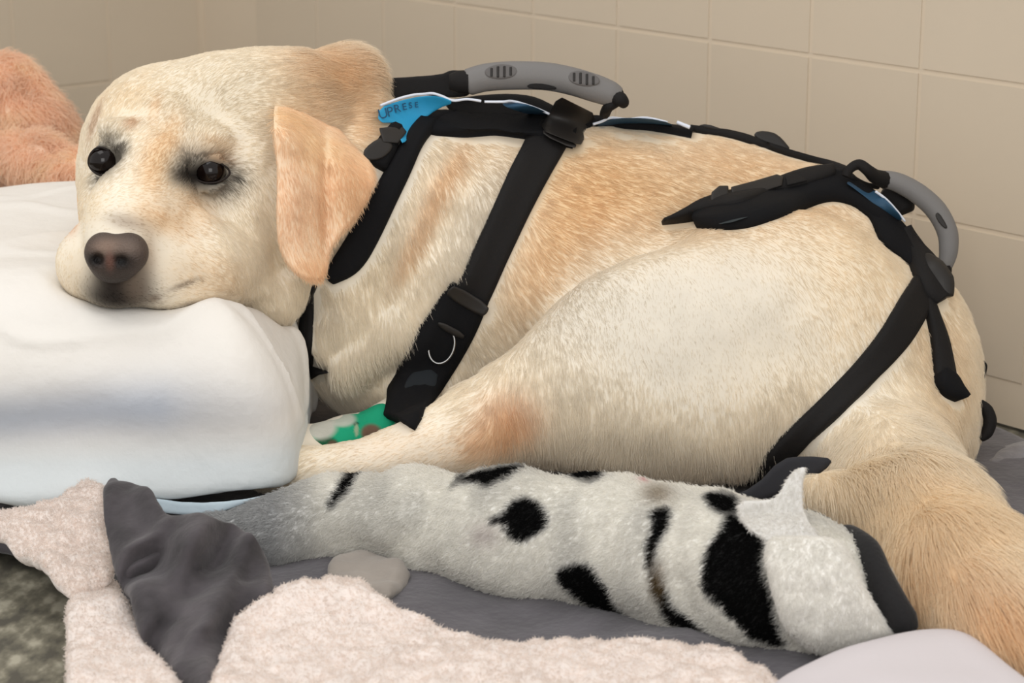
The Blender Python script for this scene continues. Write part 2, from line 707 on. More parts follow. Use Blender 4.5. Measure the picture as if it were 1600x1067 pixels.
TAN = (216, 178, 130)
WHT = (218, 211, 198)
ORA = (226, 178, 128)
COAT = [
    (1000, 290, 2.0, 250, 90, -12, (228, 198, 156), .85), (1200, 270, 2.05, 160, 70, -25, (228, 198, 158), .75),
    (900, 330, 2.0, 70, 140, -35, (230, 194, 146), .75), (840, 430, 1.98, 40, 100, -30, (232, 200, 156), .6),
    (1080, 500, 1.92, 230, 120, 10, WHT, .75), (900, 480, 1.93, 90, 90, 40, WHT, .6),
    (1330, 430, 2.0, 100, 110, 0, (234, 214, 182), .55), (1470, 560, 2.0, 60, 150, 0, (232, 210, 176), .6),
    (1230, 600, 1.93, 130, 70, 0, (230, 220, 202), .5), (1010, 690, 1.9, 200, 55, 0, (240, 232, 216), .7),
    (795, 650, 1.89, 50, 46, 0, (222, 170, 116), .75), (760, 690, 1.9, 70, 30, 20, (226, 180, 128), .6),
    (620, 700, 1.9, 110, 40, 10, (240, 222, 200), .6),
    (690, 290, 2.03, 18, 90, -28, (222, 182, 132), .6), (640, 390, 2.0, 14, 70, -30, (220, 182, 134), .55),
    (740, 330, 1.97, 36, 150, -28, WHT, .6), (560, 420, 2.0, 60, 70, 0, (236, 224, 200), .6),
    (560, 540, 2.0, 130, 110, 0, (244, 236, 220), .7),
    (510, 120, 2.03, 80, 60, 0, (228, 186, 134), .75), (560, 190, 2.03, 50, 60, 0, (238, 208, 168), .6),
    (455, 175, 1.97, 60, 60, 0, (230, 194, 146), .55),
    (330, 150, 1.95, 150, 80, 6, (228, 217, 196), .8), (400, 330, 1.93, 60, 110, 0, (242, 232, 212), .6),
    (190, 150, 1.95, 60, 40, 0, (240, 222, 192), .5),
    (243, 265, 1.88, 26, 70, 0, (234, 198, 150), .7), (265, 205, 1.9, 18, 46, 0, (232, 194, 144), .5), (236, 170, 1.92, 10, 30, 0, (226, 186, 138), .4),
    (198, 190, 1.9, 13, 13, 0, (206, 164, 124), .6), (332, 225, 1.91, 34, 16, 0, (220, 190, 150), .6),
    (300, 240, 1.89, 24, 14, 0, (170, 150, 130), .5),
    (340, 245, 1.9, 26, 9, -14, (208, 160, 110), .7),
    (250, 345, 1.87, 44, 24, -20, (226, 178, 116), .6), (300, 330, 1.9, 30, 50, 10, (232, 196, 150), .5),
    (120, 360, 1.9, 14, 14, 0, (220, 160, 120), .5), (160, 330, 1.88, 26, 30, 0, (232, 206, 160), .4),
    (320, 430, 1.87, 70, 40, -12, (228, 202, 166), .5), (120, 430, 1.86, 34, 40, 0, (230, 208, 176), .4),
    (205, 350, 1.86, 34, 14, -12, (130, 108, 92), .75),
    (235, 395, 1.86, 16, 40, 0, (170, 146, 122), .7),
    (180, 446, 1.845, 54, 42, 0, (52, 45, 41), 1), (178, 466, 1.84, 56, 24, 0, (46, 41, 38), 1), (216, 440, 1.85, 22, 40, 0, (110, 96, 84), .8),
    (290, 444, 1.87, 26, 4, 24, (110, 88, 70), .7), (318, 477, 1.89, 30, 5, 0, (110, 84, 70), .7),
    (242, 466, 1.86, 10, 6, 24, (110, 92, 76), .7),
    # eye rims
    (324, 273, 1.915, 55, 34, -5, (20, 16, 15), 1), (292, 277, 1.905, 24, 18, 10, (26, 22, 21), .95), (366, 276, 1.92, 10, 5, -14, (30, 24, 22), .9),
    (162, 254, 1.90, 33, 40, 10, (18, 14, 13), 1), (186, 240, 1.895, 14, 16, 0, (60, 54, 50), .75),
    (142, 190, 1.95, 8, 34, -14, (180, 140, 104), .6),
    # tail
    (1480, 850, 1.73, 150, 120, -40, (246, 222, 184), .8), (1560, 960, 1.61, 90, 50, -40, (238, 200, 152), .8), (1440, 900, 1.68, 60, 60, -50, (242, 208, 162), .6),
    (1380, 770, 1.84, 110, 50, 0, (238, 216, 178), .7), (1250, 770, 1.88, 30, 26, 0, (200, 184, 160), .4),
    (1345, 705, 1.96, 60, 22, 0, (170, 158, 146), .6),
    (520, 665, 1.98, 60, 26, 0, (200, 196, 186), .8),
]
BASE = (243, 233, 215)


def coat_col(W):
    c = blobs(BASE, COAT, W)
    n = vnoise(W, .03, 5) * .035 + vnoise(W, .008, 6) * .03
    return np.clip(c * (1 + n[:, None]), .002, 1)


dog_me = make_mesh('body', Wd, Q)
dcol = coat_col(Wd)
set_col(dog_me, dcol)
dog_obj = empty('dog', (.2, 2.05, 0), 'cream and tan retriever dog lying curled with chin on the white cushion', 'dog')
link('body', dog_me, M_coat, dog_obj)
BVH = BVHTree.FromPolygons([tuple(v) for v in Wd.tolist()], Q.tolist())
dog_no = np.zeros((len(Wd), 3))
a_, b_, c_, d_ = Wd[Q[:, 0]], Wd[Q[:, 1]], Wd[Q[:, 2]], Wd[Q[:, 3]]
fn = np.cross(c_ - a_, d_ - b_)
for i in range(4):
    np.add.at(dog_no, Q[:, i], fn)
dog_no /= np.linalg.norm(dog_no, axis=1)[:, None] + 1e-12
CAMV = Vector((0, 0, CAM_H))


def hit(px, py, Dfall=2.0):
    d = (P(px, py, 1.0) - CAMV).normalized()
    loc, no, i, dist = BVH.ray_cast(CAMV, d)
    if loc is not None:
        _, _, D = to_px(np.array(loc))
        if abs(D - Dfall) < .35:
            return loc, no
    loc, no, i, dist = BVH.find_nearest(P(px, py, Dfall))
    return loc, no


# ------------------------------------------------------------------ eyes
def ball(name, c, r, m, parent, sub=4, scale=(1, 1, 1), col=None):
    bm = bmesh.new()
    bmesh.ops.create_icosphere(bm, subdivisions=sub, radius=r)
    for v in bm.verts:
        v.co = Vector((v.co.x * scale[0], v.co.y * scale[1], v.co.z * scale[2])) + Vector(c)
    for f in bm.faces:
        f.smooth = True
    me = bpy.data.meshes.new(name)
    bm.to_mesh(me)
    bm.free()
    return link(name, me, m, parent)


def tube(name, pts, rad, m, parent, seg=12, flat=1.0, sub=6, closed=False, up=None):
    """smooth tube through world points; rad may be a list"""
    pts = [Vector(p) for p in pts]
    n = len(pts)
    if not isinstance(rad, (list, tuple)):
        rad = [rad] * n
    out, rr = [], []
    rngi = range(n if closed else n - 1)
    for i in rngi:
        g = (lambda k: pts[k % n]) if closed else (lambda k: pts[min(max(k, 0), n - 1)])
        gr = (lambda k: rad[k % n]) if closed else (lambda k: rad[min(max(k, 0), n - 1)])
        p0, p1, p2, p3 = g(i - 1), g(i), g(i + 1), g(i + 2)
        for s in range(sub):
            t = s / sub
            out.append(.5 * ((2 * p1) + (p2 - p0) * t + (2 * p0 - 5 * p1 + 4 * p2 - p3) * t * t + (3 * p1 - p0 - 3 * p2 + p3) * t ** 3))
            rr.append(gr(i) * (1 - t) + gr(i + 1) * t)
    if not closed:
        out.append(pts[-1])
        rr.append(rad[-1])
    V, F = [], []
    L = len(out)
    prev = Vector(up) if up else Vector((0, -1, .3))
    for i, p in enumerate(out):
        a = out[(i + 1) % L] if closed or i < L - 1 else out[i]
        b = out[i - 1] if closed or i > 0 else out[i]
        t = (a - b).normalized()
        nn = (prev - t * prev.dot(t)).normalized()
        if not up:
            prev = nn
        bn = t.cross(nn)
        for s in range(seg):
            an = 2 * math.pi * s / seg
            V.append(p + nn * math.cos(an) * rr[i] * flat + bn * math.sin(an) * rr[i])
    for i in range(L if closed else L - 1):
        for s in range(seg):
            j = (i + 1) % L
            F.append((i * seg + s, i * seg + (s + 1) % seg, j * seg + (s + 1) % seg, j * seg + s))
    if not closed:
        F.append(tuple(range(seg))[::-1])
        F.append(tuple((L - 1) * seg + s for s in range(seg)))
    me = make_mesh(name, [tuple(v) for v in V], F)
    return link(name, me, m, parent)


for (ex, ey, eD, er, w1, h1, tilt) in ((329, 268, 1.9255, 25, 33, 18, -4), (161, 252, 1.910, 24, 20, 22, 12)):
    e = ball('eye', P(ex, ey, eD), er * eD / F_PX, M_eye, dog_obj)
    # lids: an almond ring
    pts = []
    for i in range(16):
        a = 2 * math.pi * i / 16
        x = math.cos(a) * w1
        y = math.sin(a) * h1 * (1 - .25 * abs(math.cos(a)) ** 2)
        ct, st = math.cos(math.radians(tilt)), math.sin(math.radians(tilt))
        bulge = math.sqrt(max(0, 1 - (x / (w1 * 1.25)) ** 2))
        pts.append(P(ex + x * ct - y * st - 3, ey - (x * st + y * ct), eD - .0108 * bulge + .0012))
    tube('eyelid', pts, .0009, mat('eyelid_skin', (36, 29, 26), rough=.75), dog_obj, seg=8, closed=True, sub=3)

# ------------------------------------------------------------------ nose
nose = SDF()
nose.ell(182, 390, 1.836, 43, 30, 26, rot=-6, k=.01)
nose.ell(160, 398, 1.830, 27, 28, 22, k=.01)
nose.ell(206, 396, 1.832, 24, 28, 24, k=.01)
nose.ell(178, 424, 1.838, 28, 18, 18, k=.012)
nose.ell(150, 405, 1.812, 12, 12, 26, mode=-1, k=.003)
nose.ell(185, 407, 1.810, 15, 12, 28, mode=-1, k=.003)
nose.chain([(150, 410, 1.816, 6), (138, 416, 1.820, 4)], mode=-1, k=.003)
nose.chain([(190, 414, 1.815, 7), (206, 414, 1.820, 4)], mode=-1, k=.003)
nose.chain([(167, 395, 1.805, 2.5), (168, 420, 1.81, 3.5), (172, 460, 1.82, 4)], mode=-1, k=.006)
Vn, Qn = iso_banded(nose, cc(110, 490, 1.84) * (1, 1, 0) + (0, 0, 1.78), cc(255, 340, 1.84) * (1, 1, 0) + (0, 0, 1.9), .0011, 2)
Wn = c2w(Vn)
a_, b_, c_ = Wn[Qn[:, 0]], Wn[Qn[:, 1]], Wn[Qn[:, 2]]
if np.einsum('ij,ij->', np.cross(b_ - a_, c_ - a_), a_ - Wn.mean(0)) < 0:
    Qn = Qn[:, ::-1]
me = make_mesh('nose', Wn, Qn)
set_col(me, blobs((74, 62, 56), [(165, 385, 1.81, 26, 15, 0, (136, 114, 100), .95), (196, 386, 1.81, 20, 14, 0, (114, 98, 88), .8),
                                 (148, 406, 1.82, 15, 13, 0, (12, 8, 8), 1), (188, 409, 1.82, 20, 14, 0, (8, 6, 6), 1),
                                 (168, 408, 1.81, 7, 16, 0, (112, 76, 64), .8), (180, 446, 1.82, 50, 22, 0, (52, 45, 40), .9)], Wn))
link('nose', me, M_nose, dog_obj)

# ------------------------------------------------------------------ ears
EAR = [(428, 155), (427, 205), (431, 235), (434, 270), (433, 320), (433, 365), (440, 398), (458, 424), (484, 438), (502, 436), (512, 418), (514, 394),
       (532, 366), (556, 338), (577, 305), (585, 275), (577, 252), (556, 232), (530, 205), (500, 168), (450, 140)]


def ear_D(px, py, w_):
    q = py - (150 + .545 * (px - 412))
    base = 1.919 + np.clip(448 - px, 0, 40) * np.clip(262 - py, 0, 80) * 6e-6 + np.clip(px - 500, -100, 100) * .00046 + np.maximum(56 - q, 0) ** 2 * .000018 + np.maximum(198 - py, 0) ** 2 * .00003
    fold = -.0085 * np.exp(-((px - 462 - (py - 300) * .06) / 26.0) ** 2) + .005 * np.exp(-((px - 508 - (py - 300) * .02) / 11.0) ** 2) - .006 * np.exp(-((px - 542) / 26.0) ** 2)
    fold = fold * np.clip((py - 150) / 80, 0, 1)
    D = base + fold + .0018 * np.sin(py * .045 + px * .02) + w_ * 1.95 / F_PX
    return cam_pt(px, py, D)


We, Qe, pe = slab(EAR, ear_D, 5.5, 5.5, 2.5)
me = make_mesh('ear', We, Qe)
EARC = [(460, 320, 1.93, 30, 100, 0, (236, 202, 170), .7), (500, 230, 1.93, 50, 40, 0, (240, 212, 172), .7), (545, 300, 1.95, 40, 60, 0, (238, 200, 158), .7),
        (508, 320, 1.95, 10, 90, 0, (222, 176, 132), .6), (490, 425, 1.93, 30, 24, 0, (238, 198, 154), .6), (436, 350, 1.93, 6, 80, 0, (244, 224, 204), .7), (450, 180, 1.93, 40, 40, 0, (236, 206, 164), .7)]
earcol = lambda W: np.clip(blobs((246, 220, 190), EARC, W) * (1 + .05 * vnoise(W, .02, 9)[:, None]), 0, 1)
set_col(me, earcol(We))
link('ear', me, M_coat, dog_obj)
EAR2 = [(150, 160), (136, 190), (122, 235), (119, 290), (122, 345), (130, 372), (142, 350), (150, 290), (150, 220), (165, 160)]
We2, Qe2, pe2 = slab(EAR2, lambda px, py, w_: cam_pt(px, py, 2.02 + (150 - px) * .0006 + w_ * 2.0 / F_PX), 7, 7, 3)
me = make_mesh('ear', We2, Qe2)
set_col(me, earcol(We2) * 0 + lin((228, 196, 156)))
link('ear', me, M_coat, dog_obj)
print('head', round(time.time() - T0, 1))

# ------------------------------------------------------------------ ribbons lying on the dog


def catmull(pts, n):
    pts = np.asarray(pts, float)
    ps = np.vstack([2 * pts[0] - pts[1], pts, 2 * pts[-1] - pts[-2]])
    out = []
    for i in range(len(pts) - 1):
        p0, p1, p2, p3 = ps[i:i + 4]
        for s in range(n):
            t = s / n
            out.append(.5 * (2 * p1 + (p2 - p0) * t + (2 * p0 - 5 * p1 + 4 * p2 - p3) * t * t + (3 * p1 - p0 - 3 * p2 + p3) * t ** 3))
    out.append(pts[-1])
    return np.array(out)


STRAP_V = []
PLATES = []


def ribbon(name, pts, m, parent, thick=.003, lift=.0025, D=2.0, cross=5, n=6, clear=True, smooth=3, **props):
    """pts (px,py,width) along the body; both edges are laid on the coat"""
    c = catmull(pts, n)
    L = len(c)
    t = np.gradient(c[:, :2], axis=0)
    t /= np.linalg.norm(t, axis=1)[:, None]
    nn = np.stack([-t[:, 1], t[:, 0]], 1)
    G = np.zeros((L, cross, 3))
    N = np.zeros((L, cross, 3))
    for i in range(L):
        for j in range(cross):
            s = (j / (cross - 1) - .5) * c[i, 2]
            q = c[i, :2] + nn[i] * s
            loc, no = hit(q[0], q[1], D if not callable(D) else D(q[0]))
            G[i, j] = loc
            N[i, j] = no
    for _ in range(smooth):
        G[1:-1] = (G[:-2] + 2 * G[1:-1] + G[2:]) / 4
        N[1:-1] = (N[:-2] + 2 * N[1:-1] + N[2:]) / 4
        if cross > 2:
            G[:, 1:-1] = (G[:, :-2] + 2 * G[:, 1:-1] + G[:, 2:]) / 4
    N /= np.linalg.norm(N, axis=2)[:, :, None] + 1e-9
    pr = np.array([0.35] + [1.0] * (cross - 2) + [0.35])[None, :, None]
    top = G + N * (lift + thick * pr)
    bot = G + N * (lift * 0 - .001)
    V = np.concatenate([top.reshape(-1, 3), bot.reshape(-1, 3)])
    o = L * cross
    F = []
    for i in range(L - 1):
        for j in range(cross - 1):
            a = i * cross + j
            F.append((a, a + 1, a + 1 + cross, a + cross))
            F.append((o + a, o + a + cross, o + a + 1 + cross, o + a + 1))
        for j, rev in ((0, 0), (cross - 1, 1)):
            a = i * cross + j
            f = (a, a + cross, o + a + cross, o + a)
            F.append(f if not rev else f[::-1])
    for i, rev in ((0, 1), (L - 1, 0)):
        for j in range(cross - 1):
            a = i * cross + j
            f = (a, a + 1, o + a + 1, o + a)
            F.append(f[::-1] if not rev else f)
    me = make_mesh(name, V, F)
    bm = bmesh.new()
    bm.from_mesh(me)
    bmesh.ops.recalc_face_normals(bm, faces=bm.faces)
    bm.to_mesh(me)
    bm.free()
    if clear:
        STRAP_V.append(G[:, 1:-1].reshape(-1, 3))
    return link(name, me, m, parent, **props)


def on_body(px, py, lift=0, D=2.0):
    loc, no = hit(px, py, D)
    return loc + no * lift


def plate(name, outline, m, parent, half=4, lift=.004, D=2.0, step=2.0, edge=None, smooth=1, clear=True, tilt=(0, 0), extra=None, **props):
    """rounded plate following the coat (depth fitted from hits by a quadratic)"""
    poly = np.asarray(outline, float)
    c = poly.mean(0)
    S = [(c[0], c[1])] + [tuple(c + (p - c) * s) for p in poly for s in (.5, .9)]
    Z = []
    for q in S:
        loc, no = hit(q[0], q[1], D)
        Z.append(to_px(np.array(loc))[2])
    S = (np.array(S) - c) / 100
    A = np.stack([np.ones(len(S)), S[:, 0], S[:, 1], S[:, 0] ** 2, S[:, 1] ** 2, S[:, 0] * S[:, 1]], 1)
    co = np.linalg.lstsq(A.T @ A + np.eye(6) * 1e-4, A.T @ np.array(Z), rcond=None)[0]
    if clear:
        for p in S * 100 + c:
            STRAP_V.append(np.array([tuple(hit(p[0], p[1], D)[0])]))

    def mp(px, py, w_):
        x, y = (px - c[0]) / 100, (py - c[1]) / 100
        Dz = co[0] + co[1] * x + co[2] * y + co[3] * x * x + co[4] * y * y + co[5] * x * y
        return cam_pt(px, py, Dz - lift + w_ * 2.0 / F_PX)
    W3, Q3, _ = slab(poly, mp, half, edge or min(half, 3), step, smooth, extra)
    PLATES.append(W3)
    return link(name, make_mesh(name, W3, Q3), m, parent, **props)


# ---- chest harness
ch = empty('chest_harness', tuple(P(760, 200, 2.05)), 'black chest harness with blue panel and straight grey handle over the shoulders', 'dog harness')
ribbon('neck_pad', [(905, 186, 20), (856, 179, 26), (800, 171, 32), (755, 171, 30), (715, 173, 30), (676, 187, 32), (648, 218, 32), (625, 262, 38), (597, 316, 42), (571, 366, 46), (545, 408, 46), (515, 434, 26)], M_padm, ch, thick=.008, D=2.03, cross=7)
for pl_, hf_, dd_ in (([(598, 122), (640, 120), (690, 116), (704, 109), (722, 110), (736, 128), (738, 150), (700, 154), (650, 146), (606, 160)], 5, 2.085),
                     ([(690, 158), (735, 150), (780, 146), (816, 147), (840, 152), (868, 166), (880, 178), (868, 190), (830, 190), (760, 186), (712, 184)], 8, 2.10)):
    W3, Q3, _ = slab(pl_, lambda px, py, w_: cam_pt(px, py, dd_ + .002 * np.sin(px * .05) + w_ * 2 / F_PX), hf_, hf_, 2.5, 1)
    link('back_webbing', make_mesh('back_webbing', W3, Q3), M_web, ch)
front_panel = plate('blue_panel', [(592, 168), (624, 157), (661, 149), (688, 150), (712, 160), (684, 170), (660, 188), (642, 210), (630, 226), (624, 216), (632, 197), (620, 192), (590, 192)], M_blue, ch, half=3, lift=.012, D=2.05, label='bright blue nylon panel')
PANEL = np.stack(to_px(PLATES[-1]), -1)
plate('blue_panel', [(780, 160), (815, 160), (845, 170), (862, 182), (830, 180), (795, 170)], M_navy, ch, half=3, lift=.014, D=2.05, label='narrow dark blue panel')
plate('blue_panel', [(925, 196), (960, 184), (1010, 184), (1050, 192), (1050, 200), (1000, 197), (960, 198)], M_navy, ch, half=3, lift=.004, D=2.08)
ribbon('front_webbing', [(616, 206, 22), (602, 232, 34), (586, 262, 32)], M_padm, ch, thick=.006, lift=.006, D=2.04)
plate('strap_buckle', [(578, 224), (600, 212), (616, 226), (608, 240), (592, 250), (572, 250), (566, 238)], M_plastic, ch, half=5, lift=.014, D=2.03, smooth=1)
plate('strap_buckle', [(592, 200), (628, 196), (636, 206), (622, 224), (598, 222)], M_plastic, ch, half=4, lift=.016, D=2.04, smooth=0)
ribbon('spine_webbing', [(890, 190, 30), (930, 186, 24), (980, 186, 24), (1040, 190, 20), (1084, 198, 12)], M_padm, ch, thick=.005, D=2.1)


def pipe(pts, parent, r=.0012, lift=.014, D=2.05, name='piping', m=None, label=None):
    c = catmull(pts, 4)
    q = [on_body(p[0], p[1], lift, D) for p in c]
    for _ in range(2):
        q = [q[0]] + [(q[i - 1] + q[i] * 2 + q[i + 1]) / 4 for i in range(1, len(q) - 1)] + [q[-1]]
    o = tube(name, q, r, m or M_pipe, parent, seg=8, sub=2)
    if label:
        o['label'] = label
    return o


def pipe_flat(pts, D, parent, r=.0012, name='piping', m=None):
    return tube(name, [P(x, y, d) for x, y, d in pts], r, m or M_pipe, parent, seg=8, sub=6)


exec_parts = []


def surfD(px, py, D=2.05):
    return to_px(np.array(tuple(hit(px, py, D)[0])))[2]


def near_pipe(pts, parent, off=.016, r=.0012, D=2.05):
    d = [min(surfD(x, min(y + 14, y + 14), D), 2.12) - off for x, y in pts]
    d = np.convolve(np.r_[d[0], d[0], d, d[-1], d[-1]], np.ones(5) / 5, 'valid')
    pipe_flat([(x, y, z) for (x, y), z in zip(pts, d)], None, parent, r)


near_pipe([(594, 165), (612, 158), (630, 152), (648, 148), (661, 147), (676, 146), (690, 150), (708, 157), (730, 155), (752, 158)], ch)
near_pipe([(757, 159), (785, 159), (800, 158), (820, 163), (840, 170), (858, 178)], ch, off=.02)
near_pipe([(927, 194), (940, 190), (955, 184), (980, 186), (1010, 184), (1043, 191)], ch, off=.014)
near_pipe([(1058, 191), (1068, 195), (1078, 199)], ch, off=.012, r=.0018)
# dark letters along the top of the blue panel
for k, (chr_, x, y, sz, an) in enumerate((('U', 600, 178, 22, 14), ('P', 611, 175, 21, 14), ('R', 622, 170, 18, 14), ('E', 633, 167, 15, 12), ('S', 642, 165, 13, 8), ('E', 651, 164, 12, 4))):
    cu = bpy.data.curves.new('letter', 'FONT')
    cu.body = chr_
    cu.size = sz * 2.05 / F_PX
    cu.align_x = 'CENTER'
    cu.extrude = .0004
    nr = np.argsort((PANEL[:, 0] - x) ** 2 + (PANEL[:, 1] - y - 3) ** 2)[:30]
    dl = PANEL[nr, 2].min() - .0012
    fo_ = bpy.data.objects.new('letter_outline', cu)
    o = link('letter', bpy.data.meshes.new_from_object(fo_), None, front_panel)
    o.data.materials.clear()
    o.data.materials.append(M_ink)
    bpy.data.objects.remove(fo_)
    R = Matrix.Rotation(math.pi / 2 - PITCH, 4, 'X') @ Matrix.Rotation(math.radians(an), 4, 'Z')
    o.matrix_parent_inverse = Matrix()
    o.matrix_basis = Matrix.Translation(P(x, y + sz * .3, dl)) @ R

# grey handle: swept bar with two grip windows
HD = 2.06


def handle(pts, parent, name='handle'):
    return tube(name, [P(x, y, d) for x, y, d, r in pts], [r * d / F_PX for x, y, d, r in pts], M_grey, parent, seg=20, sub=8, flat=.85)


hnd = handle([(726, 130, HD, 14), (733, 128, HD, 21), (760, 121, HD, 22), (800, 118, HD, 22.5), (850, 119, HD, 22), (890, 126, HD, 22), (930, 138, HD, 22), (955, 147, HD, 20), (968, 152, HD, 14)], ch)
for gx0, gy0, rot in ((783, 112, -3), (912, 123, 10)):
    th = math.radians(rot)
    el = [(gx0 + 26 * math.cos(a) * math.cos(th) - 12 * math.sin(a) * math.sin(th), gy0 + 26 * math.cos(a) * math.sin(th) + 12 * math.sin(a) * math.cos(th)) for a in np.linspace(0, 2 * math.pi, 18)[:-1]]
    mp = lambda px, py, w_, gy0=gy0: cam_pt(px, py, HD - .0112 + np.abs(py - gy0 - 7) * .00012 + w_ * 2 / F_PX)
    W3, Q3, _ = slab(el, mp, 1.6, 1.6, 1.4, 1)
    pad = link('grip_pad', make_mesh('grip_pad', W3, Q3), mat('grip_grey', (98, 95, 94), rough=.6), ch)
    for k in range(4):
        sx = gx0 - 15 + k * 10
        sy = gy0 + (sx - gx0) * math.tan(th)
        hh = 9 if k in (1, 2) else 7
        W3, Q3, _ = slab([(sx - 2, sy - hh), (sx + 2, sy - hh), (sx + 2, sy + hh), (sx - 2, sy + hh)], lambda px, py, w_, gy0=gy0: cam_pt(px, py, HD - .0122 + np.abs(py - gy0 - 7) * .00012 + w_ * 2 / F_PX), 1.2, 1, .8, 0)
        link('grip_slot', make_mesh('grip_slot', W3, Q3), M_plastic, pad)
W3, Q3, _ = slab([(822, 134), (832, 130), (852, 131), (872, 137), (866, 141), (828, 139)], lambda px, py, w_: cam_pt(px, py, HD - .0085 + w_ * 2 / F_PX), 2, 2, 1.2, 1)
link('handle_seam', make_mesh('handle_seam', W3, Q3), M_web, ch)
tube('handle_end', [P(702, 128, HD), P(716, 128, HD), P(732, 128, HD)], [.007, .0105, .011], M_web, ch, seg=14)
tube('handle_end', [P(958, 152, HD), P(970, 156, HD - .005), P(976, 163, HD)], [.0075, .007, .0045], M_web, ch, seg=12)
tube('handle_end', [P(967, 160, HD), P(970, 146, HD), P(968, 138, HD)], [.004, .003, .0014], M_web, ch, seg=10)
tube('handle_end', [P(962, 158, HD), P(950, 168, HD), P(945, 178, HD + .02)], [.006, .005, .005], M_web, ch, seg=10)
# girth strap, sliders, ring
ribbon('girth_strap', [(880, 180, 50), (860, 214, 60), (838, 252, 60), (815, 295, 59), (793, 341, 57), (768, 394, 56), (742, 450, 57), (728, 474, 60)], M_web, ch, thick=.003, lift=.004, D=2.0, cross=7)
ribbon('girth_pad', [(735, 455, 66), (712, 494, 76), (684, 540, 80), (655, 592, 76), (634, 640, 60), (624, 662, 54)], M_padm, ch, thick=.007, lift=.003, D=2.0, cross=7)
plate('slider_buckle', [(846, 196), (868, 158), (878, 152), (926, 176), (930, 186), (908, 226), (898, 224), (852, 206)], M_plastic, ch, half=5, lift=.016, D=2.05, smooth=0)
plate('slider_bar', [(850, 200), (902, 224), (898, 234), (846, 210)], M_plastic, ch, half=3, lift=.02, D=2.03, smooth=1)
plate('slider_buckle', [(700, 452), (712, 445), (766, 478), (760, 492), (750, 494), (698, 464)], M_plastic, ch, half=4, lift=.014, D=1.98)
plate('slider_bar', [(686, 500), (728, 522), (722, 532), (682, 510)], M_plastic, ch, half=3, lift=.014, D=1.98)
rp = [P(690 + 20 * math.cos(a) - 4 * math.sin(a), 540 + 28 * math.sin(a), surfD(690, 540, 1.98) - .013) for a in np.linspace(0, 2 * math.pi, 15)[:-1]]
tube('ring', rp, .0011, M_chrome, ch, seg=8, closed=True, sub=3)
plate('girth_patch', [(640, 580), (668, 572), (690, 590), (656, 646), (630, 650), (622, 630)], mat('charcoal_cloth', (34, 38, 42), rough=.9), ch, half=2.5, lift=.011, D=1.98)
# thin strap hanging by the throat
ribbon('throat_strap', [(488, 444, 6), (484, 470, 12), (481, 505, 17), (480, 545, 18), (480, 590, 16)], M_web, ch, thick=.002, lift=.003, D=2.0)

# ---- hip harness
hh_ = empty('hip_harness', tuple(P(1350, 300, 2.05)), 'black hip harness with curved grey handle on the rump, joined along the spine', 'dog harness')
spine = [(1078, 203, 6), (1092, 200, 12), (1120, 203, 11), (1150, 212, 7), (1190, 217, 8), (1240, 234, 8), (1280, 250, 8), (1322, 266, 12)]
ribbon('spine_strap', spine, M_web, hh_, thick=.004, lift=.003, D=2.12, cross=3)
plate('spine_buckle', [(1176, 212), (1184, 204), (1208, 206), (1222, 216), (1238, 236), (1218, 230), (1190, 221)], M_plastic, hh_, half=8, lift=.006, D=2.14, label='black spine buckle')
plate('spine_tab', [(1090, 196), (1104, 193), (1130, 202), (1140, 210), (1096, 205)], M_plastic, hh_, half=6, lift=.005, D=2.13)
ribbon('hip_pad', [(1088, 350, 14), (1120, 346, 28), (1160, 338, 40), (1205, 322, 46), (1250, 304, 46), (1300, 294, 42), (1345, 305, 42), (1382, 333, 42), (1412, 368, 36), (1428, 400, 30)], M_padm, hh_, thick=.009, lift=.002, D=2.03, cross=7)
ribbon('side_release_strap', [(1034, 349, 6), (1065, 341, 16), (1100, 331, 24), (1150, 320, 26), (1200, 306, 24), (1260, 288, 20), (1298, 280, 14)], M_web, hh_, thick=.003, lift=.011, D=2.03)
plate('release_buckle', [(1142, 292), (1180, 282), (1214, 272), (1224, 276), (1222, 290), (1190, 300), (1144, 310)], M_plastic, hh_, half=6, lift=.022, D=2.05, smooth=0, label='charcoal buckle socket')
plate('release_buckle', [(1112, 300), (1124, 290), (1138, 290), (1140, 308), (1116, 320), (1110, 312)], M_plastic, hh_, half=6, lift=.022, D=2.05, smooth=0, label='charcoal buckle plug')
plate('release_buckle', [(1226, 273), (1252, 270), (1262, 282), (1230, 290)], M_web, hh_, half=4, lift=.022, D=2.05, smooth=0)
plate('buckle_prong', [(1170, 310), (1202, 300), (1204, 304), (1172, 314)], mat('mid_grey_plastic', (90, 88, 86), rough=.5), hh_, half=2, lift=.024, D=2.03)
plate('grey_trim', [(1110, 346), (1160, 330), (1230, 306), (1236, 312), (1190, 332), (1130, 352)], mat('slate_cloth', (52, 58, 60), rough=.85), hh_, half=2, lift=.014, D=2.02)
plate('shaped_flap', [(1262, 272), (1290, 262), (1318, 262), (1324, 272), (1300, 278), (1262, 282)], M_web, hh_, half=5, lift=.016, D=2.08)
plate('blue_panel', [(1318, 283), (1335, 284), (1362, 294), (1388, 314), (1412, 342), (1404, 346), (1372, 324), (1342, 300)], M_navy, hh_, half=3, lift=.021, D=2.06, label='dark blue strip')
near_pipe([(1368, 299), (1384, 311), (1400, 328), (1414, 346)], hh_, off=.024, r=.0012, D=2.08)
R2 = 2.08
handle([(1376, 281, R2, 9), (1383, 280, R2, 13.5), (1405, 286, R2, 15.5), (1435, 303, R2, 16.5), (1463, 329, R2, 17), (1480, 362, R2, 16.5), (1482, 392, R2, 15), (1477, 414, R2, 12), (1474, 422, R2, 8)], hh_)
